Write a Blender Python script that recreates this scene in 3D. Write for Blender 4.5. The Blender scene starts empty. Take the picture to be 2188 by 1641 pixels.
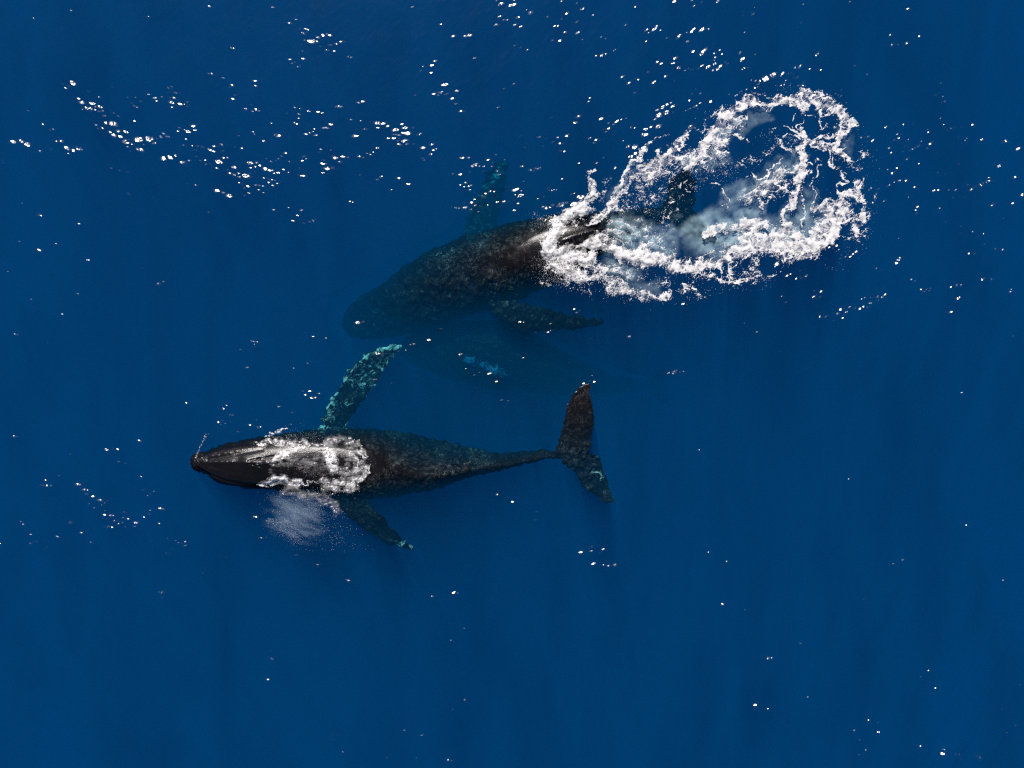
import bpy, bmesh, math, random
import numpy as np
from mathutils import Vector
from mathutils.bvhtree import BVHTree

sc = bpy.context.scene
R = math.radians
random.seed(7)
rng = np.random.default_rng(11)

# ------------------------------------------------------------------ camera
H = 28.33                       # drone height over the sea
S = 34.0 / 2188.0               # metres per photo pixel on the water
cam_d = bpy.data.cameras.new('camera'); cam = bpy.data.objects.new('camera', cam_d)
sc.collection.objects.link(cam)
cam.location = (0, 0, H); cam.rotation_euler = (0, 0, 0)
cam_d.sensor_width = 36; cam_d.lens = 30
cam_d.clip_start = 0.1; cam_d.clip_end = 5000
sc.camera = cam

# ------------------------------------------------------------------ sky + sun
SUN_EL, SUN_TO = R(44), R(103)   # elevation; compass direction (from +x, counter-clockwise) the sun stands in
world = bpy.data.worlds.new('World'); sc.world = world; world.use_nodes = True
wn = world.node_tree; wn.nodes.clear()
wo = wn.nodes.new('ShaderNodeOutputWorld'); wb = wn.nodes.new('ShaderNodeBackground')
sky = wn.nodes.new('ShaderNodeTexSky'); sky.sky_type = 'NISHITA'; sky.sun_disc = False
sky.sun_elevation = SUN_EL; sky.sun_rotation = R(90) - SUN_TO
wb.inputs['Strength'].default_value = 0.05
wn.links.new(sky.outputs[0], wb.inputs['Color']); wn.links.new(wb.outputs[0], wo.inputs['Surface'])
sun_dir = Vector((math.cos(SUN_EL)*math.cos(SUN_TO), math.cos(SUN_EL)*math.sin(SUN_TO), math.sin(SUN_EL)))
sd = bpy.data.lights.new('sun', 'SUN'); sd.energy = 5.0; sd.angle = R(0.5); sd.color = (1.0, 0.95, 0.91)
so = bpy.data.objects.new('sun', sd); sc.collection.objects.link(so)
so.rotation_euler = (-sun_dir).to_track_quat('-Z', 'Y').to_euler(); so.location = (0, 20, 40)
sc.view_settings.view_transform = 'Standard'; sc.view_settings.look = 'None'
sc.view_settings.exposure = 0.0; sc.view_settings.gamma = 1
sc.render.film_transparent = False
cy = sc.cycles
cy.max_bounces = 8; cy.diffuse_bounces = 2; cy.glossy_bounces = 2; cy.transmission_bounces = 2
cy.volume_bounces = 3; cy.transparent_max_bounces = 24
cy.sample_clamp_indirect = 4; cy.use_denoising = False; cy.pixel_filter_type = 'BLACKMAN_HARRIS'; cy.filter_width = 1.2
try:
    cy.denoiser = 'OPENIMAGEDENOISE'; cy.denoising_input_passes = 'RGB_ALBEDO_NORMAL'
except Exception: pass

# ------------------------------------------------------------------ helpers
def tag(o, label=None, cat=None, kind=None, group=None):
    if label: o['label'] = label
    if cat: o['category'] = cat
    if kind: o['kind'] = kind
    if group: o['group'] = group
    return o

def P(px, py, z=0.0):
    """photo pixel -> world point at height z"""
    k = (H - z) / H
    return ((px - 1094) * S * k, (820.5 - py) * S * k, z)

def new_mat(name):
    m = bpy.data.materials.new(name); m.use_nodes = True
    nt = m.node_tree; nt.nodes.clear()
    return m, nt, nt.nodes.new('ShaderNodeOutputMaterial')

def N(nt, t, **kw):
    n = nt.nodes.new(t)
    for k, v in kw.items():
        if k in n.inputs: n.inputs[k].default_value = v
        else: setattr(n, k, v)
    return n

def mth(nt, op, a, b=None, c=None, clamp=False):
    n = nt.nodes.new('ShaderNodeMath'); n.operation = op; n.use_clamp = clamp
    for i, v in enumerate((a, b, c)):
        if v is None: continue
        if isinstance(v, (int, float)): n.inputs[i].default_value = v
        else: nt.links.new(v, n.inputs[i])
    return n.outputs[0]

def smooth(x, a, b):
    t = np.clip((x - a) / (b - a), 0, 1); return t*t*(3-2*t)

def mesh_np(name, V, F, mat, attrs=None, shade=True, parent=None):
    """V (n,3), F (m,k) arrays -> one mesh object"""
    V = np.asarray(V, np.float32); F = np.asarray(F, np.int32)
    me = bpy.data.meshes.new(name)
    k = F.shape[1]
    me.vertices.add(len(V)); me.vertices.foreach_set('co', V.ravel())
    me.loops.add(F.size); me.loops.foreach_set('vertex_index', F.ravel())
    me.polygons.add(len(F)); me.polygons.foreach_set('loop_start', np.arange(0, F.size, k, dtype=np.int32))
    try: me.polygons.foreach_set('loop_total', np.full(len(F), k, np.int32))
    except Exception: pass
    me.update(calc_edges=True)
    if shade: me.polygons.foreach_set('use_smooth', np.ones(len(F), bool))
    for an, av in (attrs or {}).items():
        a = me.attributes.new(an, 'FLOAT', 'POINT'); a.data.foreach_set('value', np.asarray(av, np.float32))
    if mat: me.materials.append(mat)
    me.update()
    o = bpy.data.objects.new(name, me); sc.collection.objects.link(o)
    if parent: o.parent = parent
    return o

def fft_noise(shape, lo, hi, power=0.0, seed=0, stretch=(1, 1), angle=0.0):
    """band-limited noise (std 1): wavelengths lo..hi in cells"""
    r = np.random.default_rng(seed)
    w = np.fft.rfft2(r.standard_normal(shape))
    fy = np.fft.fftfreq(shape[0])[:, None]; fx = np.fft.rfftfreq(shape[1])[None, :]
    ca, sa = math.cos(angle), math.sin(angle)
    u = (fx*ca + fy*sa) * stretch[0]; v = (-fx*sa + fy*ca) * stretch[1]
    f = np.sqrt(u*u + v*v) + 1e-9
    g = np.exp(-(f*lo*0.7)**4) * (1 - np.exp(-(f*hi*0.9)**4)) * f**(-power)
    n = np.fft.irfft2(w*g, s=shape); n -= n.mean()
    return n / (n.std() + 1e-9)

def blur(a, s):
    fy = np.fft.fftfreq(a.shape[0])[:, None]; fx = np.fft.rfftfreq(a.shape[1])[None, :]
    return np.fft.irfft2(np.fft.rfft2(a) * np.exp(-2*(math.pi*s)**2*(fx*fx+fy*fy)), s=a.shape)

def worley(X, Y, cell, seed):
    """F1, F2 distances in units of cell"""
    r = np.random.default_rng(seed); T = 97
    jx = r.random((T, T)); jy = r.random((T, T))
    gx = X/cell; gy = Y/cell; ix = np.floor(gx).astype(int); iy = np.floor(gy).astype(int)
    f1 = np.full(X.shape, 9.0); f2 = np.full(X.shape, 9.0)
    for dy in (-1, 0, 1):
        for dx in (-1, 0, 1):
            cx, cyy = ix+dx, iy+dy
            px = cx + jx[cyy % T, cx % T]; py = cyy + jy[cyy % T, cx % T]
            d = np.hypot(gx-px, gy-py)
            f2 = np.where(d < f1, f1, np.minimum(f2, d)); f1 = np.minimum(f1, d)
    return f1, f2

def stroke(D, X, Y, pts, w, dens, mode='max', soft=1.0):
    """soft polyline brush; X, Y are (warped) photo pixel coordinates; w number or list"""
    ws = [w]*len(pts) if isinstance(w, (int, float)) else list(w)
    for (a, b, wa, wb_) in zip(pts[:-1], pts[1:], ws[:-1], ws[1:]):
        wm = max(wa, wb_)*1.6 + 12
        m = (X > min(a[0], b[0])-wm) & (X < max(a[0], b[0])+wm) & (Y > min(a[1], b[1])-wm) & (Y < max(a[1], b[1])+wm)
        if not m.any(): continue
        x, y = X[m], Y[m]
        vx, vy = b[0]-a[0], b[1]-a[1]; L = vx*vx+vy*vy + 1e-6
        t = np.clip(((x-a[0])*vx + (y-a[1])*vy)/L, 0, 1)
        d = np.hypot(x-a[0]-t*vx, y-a[1]-t*vy)
        ww = wa + (wb_-wa)*t
        v = dens * (1 - smooth(d/ww, 1-0.85*soft, 1+0.45*soft))
        if mode == 'max': D[m] = np.maximum(D[m], v)
        else: D[m] = D[m] * (1 - np.clip(v, 0, 1))

def poly_seg(pts, n):
    """Catmull-Rom resample of control rows (any width) to n rows"""
    pts = np.asarray(pts, float); k = len(pts)
    t = np.linspace(0, k-1, n); i = np.clip(t.astype(int), 0, k-2); u = (t-i)[:, None]
    p0 = pts[np.clip(i-1, 0, k-1)]; p1 = pts[i]; p2 = pts[i+1]; p3 = pts[np.clip(i+2, 0, k-1)]
    return 0.5*((2*p1) + (p2-p0)*u + (2*p0-5*p1+4*p2-p3)*u*u + (3*p1-p0-3*p2+p3)*u**3)

# ------------------------------------------------------------------ materials
def skin_material(name, scar_caustic, white_col=(0.42, 0.44, 0.42)):
    m, nt, out = new_mat(name); L = nt.links.new
    tc = N(nt, 'ShaderNodeNewGeometry')
    bs = N(nt, 'ShaderNodeBsdfPrincipled')
    # soft grey mottling
    n1 = N(nt, 'ShaderNodeTexNoise', Scale=1.1, Detail=8.0, Roughness=0.72, Distortion=0.6); L(tc.outputs['Position'], n1.inputs['Vector'])
    n2 = N(nt, 'ShaderNodeTexNoise', Scale=5.0, Detail=8.0, Roughness=0.78, Distortion=0.5); L(tc.outputs['Position'], n2.inputs['Vector'])
    # caustic light net painted in as thin threads, with scratches and scars: distorted cell edges at two sizes
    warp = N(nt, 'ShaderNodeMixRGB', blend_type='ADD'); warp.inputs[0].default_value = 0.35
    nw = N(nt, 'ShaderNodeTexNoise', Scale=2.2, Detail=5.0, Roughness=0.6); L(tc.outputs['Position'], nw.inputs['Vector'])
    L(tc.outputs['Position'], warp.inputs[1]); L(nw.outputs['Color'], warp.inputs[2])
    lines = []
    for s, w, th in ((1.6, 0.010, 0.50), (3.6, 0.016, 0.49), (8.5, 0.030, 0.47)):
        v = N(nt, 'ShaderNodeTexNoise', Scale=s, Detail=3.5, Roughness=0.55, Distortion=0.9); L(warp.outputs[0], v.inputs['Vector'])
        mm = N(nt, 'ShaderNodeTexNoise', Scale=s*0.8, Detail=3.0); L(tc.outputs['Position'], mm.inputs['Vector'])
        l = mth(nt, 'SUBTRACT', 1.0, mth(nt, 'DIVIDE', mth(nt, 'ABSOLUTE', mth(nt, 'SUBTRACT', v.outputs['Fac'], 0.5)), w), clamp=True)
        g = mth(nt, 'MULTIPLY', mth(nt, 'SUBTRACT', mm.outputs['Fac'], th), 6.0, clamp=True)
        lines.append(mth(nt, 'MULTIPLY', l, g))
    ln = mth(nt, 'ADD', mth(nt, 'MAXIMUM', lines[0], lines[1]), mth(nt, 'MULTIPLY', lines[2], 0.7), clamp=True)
    ap = N(nt, 'ShaderNodeAttribute', attribute_name='scar_caustic')
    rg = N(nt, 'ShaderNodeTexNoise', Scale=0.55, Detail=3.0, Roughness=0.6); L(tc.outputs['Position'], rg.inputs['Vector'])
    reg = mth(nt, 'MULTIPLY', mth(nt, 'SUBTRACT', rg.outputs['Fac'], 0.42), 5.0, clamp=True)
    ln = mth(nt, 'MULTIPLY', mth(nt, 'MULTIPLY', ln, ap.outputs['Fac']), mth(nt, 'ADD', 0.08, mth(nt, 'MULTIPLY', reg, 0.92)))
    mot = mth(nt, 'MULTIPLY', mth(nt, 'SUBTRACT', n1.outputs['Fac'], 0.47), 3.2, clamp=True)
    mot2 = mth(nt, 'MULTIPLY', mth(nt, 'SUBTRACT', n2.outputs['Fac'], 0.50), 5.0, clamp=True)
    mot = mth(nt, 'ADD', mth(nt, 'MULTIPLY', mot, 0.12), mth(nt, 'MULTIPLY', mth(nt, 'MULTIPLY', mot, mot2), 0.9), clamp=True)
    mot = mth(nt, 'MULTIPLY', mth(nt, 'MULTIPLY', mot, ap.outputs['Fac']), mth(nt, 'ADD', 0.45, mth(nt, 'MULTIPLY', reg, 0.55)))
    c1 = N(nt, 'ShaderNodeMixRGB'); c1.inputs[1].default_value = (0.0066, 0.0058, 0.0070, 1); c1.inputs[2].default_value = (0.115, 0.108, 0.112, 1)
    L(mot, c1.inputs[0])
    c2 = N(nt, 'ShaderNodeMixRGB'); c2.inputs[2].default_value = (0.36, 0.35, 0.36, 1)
    L(mth(nt, 'MULTIPLY', ln, scar_caustic), c2.inputs[0]); L(c1.outputs[0], c2.inputs[1])
    # white patches of flippers: attribute 'white' with a ragged edge
    aw = N(nt, 'ShaderNodeAttribute', attribute_name='white')
    n3 = N(nt, 'ShaderNodeTexNoise', Scale=3.2, Detail=9.0, Roughness=0.78, Distortion=0.8); L(tc.outputs['Position'], n3.inputs['Vector'])
    wv = mth(nt, 'ADD', aw.outputs['Fac'], mth(nt, 'MULTIPLY', mth(nt, 'SUBTRACT', n3.outputs['Fac'], 0.5), 4.2))
    wv = mth(nt, 'MULTIPLY', mth(nt, 'SUBTRACT', wv, 0.42), 2.6, clamp=True)
    wv = mth(nt, 'MULTIPLY', wv, mth(nt, 'MULTIPLY', aw.outputs['Fac'], 4.0, clamp=True))
    c3 = N(nt, 'ShaderNodeMixRGB'); c3.inputs[2].default_value = (*white_col, 1); L(wv, c3.inputs[0]); L(c2.outputs[0], c3.inputs[1])
    L(c3.outputs[0], bs.inputs['Base Color'])
    rr = mth(nt, 'ADD', 0.14, mth(nt, 'MULTIPLY', n2.outputs['Fac'], 0.22)); L(rr, bs.inputs['Roughness'])
    # skin under water has next to no gloss of its own (water and skin have nearly the same index)
    sx = N(nt, 'ShaderNodeSeparateXYZ'); L(tc.outputs['Position'], sx.inputs[0])
    wet = mth(nt, 'MULTIPLY', mth(nt, 'ADD', sx.outputs[2], 0.02), 40.0, clamp=True)
    L(mth(nt, 'ADD', 0.02, mth(nt, 'MULTIPLY', wet, 0.33)), bs.inputs['Specular IOR Level'])
    bp = N(nt, 'ShaderNodeBump', Strength=0.55, Distance=0.03)
    hsum = mth(nt, 'ADD', mth(nt, 'MULTIPLY', n2.outputs['Fac'], 0.6), mth(nt, 'MULTIPLY', n1.outputs['Fac'], 0.8))
    L(hsum, bp.inputs['Height']); L(bp.outputs[0], bs.inputs['Normal'])
    L(bs.outputs[0], out.inputs['Surface'])
    return m

def foam_material(name, base=(0.80, 0.78, 0.78), lo=0.24, hi=0.90, fine=0.22, amax=1.0):
    m, nt, out = new_mat(name); L = nt.links.new
    g = N(nt, 'ShaderNodeNewGeometry')
    at = N(nt, 'ShaderNodeAttribute', attribute_name='cover')
    n = N(nt, 'ShaderNodeTexNoise', Scale=26.0, Detail=4.0, Roughness=0.7); L(g.outputs['Position'], n.inputs['Vector'])
    v = mth(nt, 'ADD', at.outputs['Fac'], mth(nt, 'MULTIPLY', mth(nt, 'SUBTRACT', n.outputs['Fac'], 0.5), fine))
    a = mth(nt, 'DIVIDE', mth(nt, 'SUBTRACT', v, lo), hi-lo, clamp=True)
    a = mth(nt, 'MULTIPLY', a, amax)
    d = N(nt, 'ShaderNodeBsdfPrincipled', Roughness=0.55); d.inputs['Base Color'].default_value = (*base, 1)
    d.inputs['Specular IOR Level'].default_value = 0.3
    n2 = N(nt, 'ShaderNodeTexNoise', Scale=16.0, Detail=6.0, Roughness=0.8); L(g.outputs['Position'], n2.inputs['Vector'])
    bp = N(nt, 'ShaderNodeBump', Strength=0.12, Distance=0.02); L(n2.outputs['Fac'], bp.inputs['Height']); L(bp.outputs[0], d.inputs['Normal'])
    t = N(nt, 'ShaderNodeBsdfTransparent'); mx = N(nt, 'ShaderNodeMixShader')
    L(a, mx.inputs[0]); L(t.outputs[0], mx.inputs[1]); L(d.outputs[0], mx.inputs[2]); L(mx.outputs[0], out.inputs['Surface'])
    return m

M_foam = foam_material('foam_white')
M_bub = foam_material('bubbles_under_water', base=(0.70, 0.78, 0.88), lo=0.0, hi=1.25, fine=0.03, amax=0.85)

# water body: clear blue sea water, light scattered and absorbed in it
m_vol, nt, out = new_mat('sea_water')
ab = N(nt, 'ShaderNodeVolumeAbsorption'); sca = N(nt, 'ShaderNodeVolumeScatter')
SIG_S = np.array([0.0006, 0.0555, 0.132]); SIG_A = np.array([1.0, 0.185, 0.095])
def dens_col(sig):
    d = float(sig.max()); return d, sig/d
d, c = dens_col(SIG_S); sca.inputs['Density'].default_value = d; sca.inputs['Color'].default_value = (*c, 1)
d = 1.02; c = 1 - SIG_A/d; ab.inputs['Density'].default_value = d; ab.inputs['Color'].default_value = (*c, 1)
sca.inputs['Anisotropy'].default_value = 0.0
ad = N(nt, 'ShaderNodeAddShader'); nt.links.new(ab.outputs[0], ad.inputs[0]); nt.links.new(sca.outputs[0], ad.inputs[1]); nt.links.new(ad.outputs[0], out.inputs['Volume'])

# water skin: clear, mirrors sky and sun by Fresnel
m_srf, nt, out = new_mat('sea_surface'); L = nt.links.new
fr = N(nt, 'ShaderNodeFresnel', IOR=1.33); ga = N(nt, 'ShaderNodeAttribute', attribute_name='gloss')
gl = N(nt, 'ShaderNodeBsdfGlossy', Roughness=0.16); tr = N(nt, 'ShaderNodeBsdfTransparent'); mx = N(nt, 'ShaderNodeMixShader')
gp = N(nt, 'ShaderNodeNewGeometry'); mp = N(nt, 'ShaderNodeMapping'); mp.inputs['Scale'].default_value = (0.55, 0.16, 1); mp.inputs['Rotation'].default_value = (0, 0, 0.25); L(gp.outputs['Position'], mp.inputs['Vector'])
sw = N(nt, 'ShaderNodeTexNoise', Scale=1.0, Detail=4.0, Roughness=0.55, Distortion=0.4); L(mp.outputs[0], sw.inputs['Vector'])
cv = mth(nt, 'ADD', 0.76, mth(nt, 'MULTIPLY', sw.outputs['Fac'], 0.42)); L(mth(nt, 'MINIMUM', cv, 1.0), tr.inputs['Color'])  # light and dark of the focusing swell, put in as a streaky tint
L(mth(nt, 'MULTIPLY', fr.outputs[0], ga.outputs['Fac']), mx.inputs[0]); L(tr.outputs[0], mx.inputs[1]); L(gl.outputs[0], mx.inputs[2]); L(mx.outputs[0], out.inputs['Surface'])

m_bed, nt, out = new_mat('seabed')
b = N(nt, 'ShaderNodeBsdfDiffuse'); nz = N(nt, 'ShaderNodeTexNoise', Scale=0.05, Detail=5.0)
cr = N(nt, 'ShaderNodeMixRGB'); cr.inputs[1].default_value = (0.02, 0.025, 0.03, 1); cr.inputs[2].default_value = (0.05, 0.05, 0.05, 1)
nt.links.new(nz.outputs['Fac'], cr.inputs[0]); nt.links.new(cr.outputs[0], b.inputs['Color']); nt.links.new(b.outputs[0], out.inputs['Surface'])

# ------------------------------------------------------------------ setting: water body and bed
def box_obj(name, x, y, z0, z1, mat):
    V = [(-x,-y,z0),(x,-y,z0),(x,y,z0),(-x,y,z0),(-x,-y,z1),(x,-y,z1),(x,y,z1),(-x,y,z1)]
    F = [(0,3,2,1),(4,5,6,7),(0,1,5,4),(1,2,6,5),(2,3,7,6),(3,0,4,7)]
    return mesh_np(name, V, F, mat, shade=False)
tag(box_obj('sea_water', 1500, 1500, -62, 0.0, m_vol), 'deep clear blue sea water filling the whole view', 'water', 'structure')
bed = mesh_np('seabed', [(-1500,-1500,-60),(1500,-1500,-60),(1500,1500,-60),(-1500,1500,-60)], [(0,1,2,3)], m_bed, shade=False)
tag(bed, 'dark seabed far below the whales', 'seabed', 'structure')

# ------------------------------------------------------------------ whales
def tube(st, nseg=64, nlen=220):
    """closed loft. st rows: px, py, half_width_px, z_top, half_height_m, ridge_shift_px, pointedness"""
    c = poly_seg(st, nlen)
    X = []
    pts = np.array([P(r[0], r[1], r[3]-r[4]) for r in c])
    tan = np.gradient(pts, axis=0); tan[:, 2] *= 1.0
    tan /= np.linalg.norm(tan, axis=1)[:, None]
    side = np.cross(tan, (0, 0, 1)); side /= np.linalg.norm(side, axis=1)[:, None]   # to the right of travel
    up = np.cross(side, tan)
    th = np.linspace(0, 2*math.pi, nseg, endpoint=False)
    V = []
    for i, r in enumerate(c):
        w = max(r[2], 0.3)*S*(H-r[3])/H; h = max(r[4], 0.004); p = r[6]
        cs, sn = np.cos(th), np.sin(th)
        a = np.sign(cs)*np.abs(cs)**(2/p); b_ = np.sign(sn)*np.abs(sn)**(2/p)
        a = a*w + r[5]*S*np.clip(sn, 0, 1)**1.5
        V.append(pts[i] + side[i]*a[:, None] + up[i]*(b_*h)[:, None])
    V = np.concatenate(V)
    F = []
    for i in range(nlen-1):
        for j in range(nseg):
            k = (j+1) % nseg
            F.append((i*nseg+j, i*nseg+k, (i+1)*nseg+k, (i+1)*nseg+j))
    n = len(V)
    V = np.vstack([V, pts[0], pts[-1]])
    T = [(n, (j+1) % nseg, j) for j in range(nseg)] + [(n+1, (nlen-1)*nseg+j, (nlen-1)*nseg+(j+1) % nseg) for j in range(nseg)]
    return V.tolist(), [tuple(f) for f in F] + T

def blade(outline_a, outline_b, thick, nlen=70, nw=14, knobs=0.0, seed=0):
    """flipper or fluke half: two edges (rows px, py, z) joined as a lens-shaped section. thick: list of max half-thickness (m)"""
    A = poly_seg(outline_a, nlen); B = poly_seg(outline_b, nlen)
    A = np.array([P(*r) for r in A]); B = np.array([P(*r) for r in B])
    th = np.interp(np.linspace(0, 1, nlen), np.linspace(0, 1, len(thick)), thick)
    r = np.random.default_rng(seed)
    if knobs:
        ph = np.cumsum(r.uniform(0.55, 1.3, nlen)); k = np.clip(np.sin(ph*1.1), 0, 1)**1.5*knobs
        d = A-B; d /= np.linalg.norm(d, axis=1)[:, None]+1e-9; A = A + d*k[:, None]
    V = []; u = np.linspace(0, 1, nw)
    prof = (4*u*(1-u))**0.6*(1.15-0.5*u)
    for s in (1, -1):
        for i in range(nlen):
            q = A[i][None]*(1-u[:, None]) + B[i][None]*u[:, None]
            q = q.copy(); q[:, 2] += s*th[i]*prof
            V += q.tolist()
    F = []; o = nlen*nw
    for i in range(nlen-1):
        for j in range(nw-1):
            a = i*nw+j
            F.append((a, a+1, a+nw+1, a+nw)); F.append((o+a, o+a+nw, o+a+nw+1, o+a+1))
    for i in range(nlen-1):
        F.append((i*nw, (i+1)*nw, o+(i+1)*nw, o+i*nw)); a = i*nw+nw-1
        F.append((a, o+a, o+a+nw, a+nw))
    for j in range(nw-1):
        F.append((j, o+j, o+j+1, j+1)); a = (nlen-1)*nw+j
        F.append((a, a+1, o+a+1, o+a))
    return V, F

def make_whale(name, shells, mat, detail, voxel=0.035, white=(), scar_caustic=None, label='', cat='whale'):
    V, F = [], []
    for v, f in shells:
        o = len(V); V += v; F += [tuple(i+o for i in q) for q in f]
    me = bpy.data.meshes.new('tmp'); me.from_pydata(V, [], F); me.update()
    bm = bmesh.new(); bm.from_mesh(me); bmesh.ops.recalc_face_normals(bm, faces=bm.faces); bm.to_mesh(me); bm.free()
    o = bpy.data.objects.new('tmp', me); sc.collection.objects.link(o)
    md = o.modifiers.new('r', 'REMESH'); md.mode = 'VOXEL'; md.voxel_size = voxel
    ms = o.modifiers.new('s', 'SMOOTH'); ms.factor = 0.5; ms.iterations = 5
    dg = bpy.context.evaluated_depsgraph_get()
    me2 = bpy.data.meshes.new_from_object(o.evaluated_get(dg), depsgraph=dg)
    bpy.data.objects.remove(o)
    me2.name = name
    n = len(me2.vertices); co = np.empty(n*3, np.float32); me2.vertices.foreach_get('co', co); co = co.reshape(-1, 3).astype(float)
    no = np.empty(n*3, np.float32); me2.vertices.foreach_get('normal', no); no = no.reshape(-1, 3)
    k = H/(H-co[:, 2]); px = co[:, 0]*k/S + 1094; py = 820.5 - co[:, 1]*k/S
    if detail is not None:
        dsp = detail(px, py, co, no); co = co + no*dsp[:, None]
        me2.vertices.foreach_set('co', co.astype(np.float32).ravel())
    wa = np.zeros(n)
    # submerged shape roughened to stand in for refraction by ripples
    r = np.random.default_rng(5); lump = np.zeros(n)
    for wl, am in ((0.9, .010), (0.55, .012), (0.38, .011), (0.27, .009), (0.2, .007), (0.15, .005)):
        for _ in range(4):
            d3 = r.standard_normal(3); d3 *= 2*math.pi/wl/np.linalg.norm(d3); lump += am*np.sin(co@d3 + r.uniform(0, 6.28) + 1.2*np.sin(co@(d3[[1, 2, 0]]*0.6)))
    co = co + no*(lump*smooth(-co[:, 2], -0.05, 0.35))[:, None]; me2.vertices.foreach_set('co', co.astype(np.float32).ravel())
    for (pts, w, val) in white: stroke(wa, px, py, pts, w, val)
    sa = np.ones(n)*0.9 if scar_caustic is None else scar_caustic(px, py, co, no)
    for an, av in (('white', wa), ('scar_caustic', sa)):
        a = me2.attributes.new(an, 'FLOAT', 'POINT'); a.data.foreach_set('value', av.astype(np.float32))
    me2.polygons.foreach_set('use_smooth', np.ones(len(me2.polygons), bool))
    me2.materials.clear(); me2.materials.append(mat); me2.update()
    ob = bpy.data.objects.new(name, me2); sc.collection.objects.link(ob)
    tag(ob, label, cat)
    return ob, BVHTree.FromPolygons([tuple(v) for v in co.tolist()], [tuple(p.vertices) for p in me2.polygons]), co

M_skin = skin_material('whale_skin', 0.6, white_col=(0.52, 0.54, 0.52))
M_skin2 = skin_material('whale_skin_scar_caustic', 0.75, white_col=(0.55, 0.58, 0.58))

def seg_d(px, py, pts):
    d = np.full(px.shape, 1e9)
    for a, b in zip(pts[:-1], pts[1:]):
        vx, vy = b[0]-a[0], b[1]-a[1]; t = np.clip(((px-a[0])*vx+(py-a[1])*vy)/(vx*vx+vy*vy+1e-9), 0, 1)
        d = np.minimum(d, np.hypot(px-a[0]-t*vx, py-a[1]-t*vy))
    return d

# --- lower whale: head breaking the surface, tail just under it
# px, py, half width px, z_top, half height m, ridge shift px (side is to photo bottom when travelling +x), pointedness
lower = [
 (409, 987,  9, -0.06, 0.12, 0, 2.0), (418, 987, 19, 0.04, 0.24, 0, 2.0), (438, 988, 23, 0.11, 0.36, 0, 2.1), (456, 989, 34, 0.16, 0.46, 0, 2.1),
 (480, 991, 43, 0.22, 0.56, 0, 2.1), (515, 992, 50, 0.29, 0.66, 0, 2.1), (560, 990, 55, 0.30, 0.74, 0, 2.1),
 (610, 989, 62, 0.20, 0.82, 0, 2.1), (670, 990, 71, 0.14, 0.90, 0, 2.1), (740, 991, 77, 0.10, 0.95, -2, 2.0),
 (800, 991, 75, 0.02, 0.92, -3, 2.0), (860, 990, 69, -0.05, 0.92, 12, 1.6), (910, 991, 59, -0.08, 0.84, 19, 1.38),
 (955, 989, 47, -0.10, 0.76, 20, 1.25), (1000, 987, 33, -0.16, 0.62, 15, 1.25), (1050, 985, 22, -0.24, 0.52, 11, 1.25),
 (1100, 980, 15, -0.30, 0.42, 8, 1.3), (1150, 973, 9.5, -0.32, 0.28, 5, 1.5), (1190, 969, 9, -0.30, 0.16, 2, 1.8), (1235, 963, 14, -0.26, 0.08, 0, 2.0)]
fl_up = blade([(1186,970,-.34),(1194,938,-.26),(1203,898,-.14),(1216,856,-.05),(1236,828,-.0),(1264,813,.02)],
              [(1262,966,-.34),(1266,945,-.26),(1271,905,-.15),(1269,868,-.07),(1262,840,-.02),(1267,816,.02)], [0.10,0.08,0.06,0.045,0.03,0.01], knobs=0.035, seed=31)
fl_dn = blade([(1186,970,-.34),(1207,988,-.42),(1228,1014,-.50),(1250,1044,-.55),(1285,1070,-.55),(1316,1078,-.50)],
              [(1262,966,-.34),(1280,972,-.42),(1292,1000,-.50),(1303,1030,-.55),(1308,1055,-.55),(1319,1075,-.50)], [0.10,0.08,0.06,0.045,0.03,0.01], knobs=0.045, seed=32)
pec_up = blade([(668,950,-.85),(684,905,-.85),(705,862,-.85),(727,822,-.85),(752,785,-.85),(786,752,-.85),(848,733,-.85)],
               [(742,950,-.85),(748,902,-.85),(772,866,-.85),(796,836,-.85),(814,806,-.85),(838,775,-.85),(864,742,-.85)], [0.16,0.13,0.11,0.09,0.07,0.05,0.015], knobs=0.11, seed=3)
pec_dn = blade([(690,1040,-.6),(722,1080,-.6),(755,1112,-.55),(793,1142,-.6),(830,1162,-.7),(880,1174,-.7)],
               [(775,1040,-.6),(790,1072,-.6),(812,1100,-.55),(838,1128,-.6),(858,1148,-.7),(882,1168,-.7)], [0.16,0.13,0.11,0.08,0.05,0.015], knobs=0.08, seed=5)
dorsal = blade([(945,990,-.34),(962,991,-.14),(982,992,.0)], [(1016,991,-.40),(1006,992,-.18),(992,993,.0)], [0.08,0.05,0.015], nlen=20, nw=12)

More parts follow.
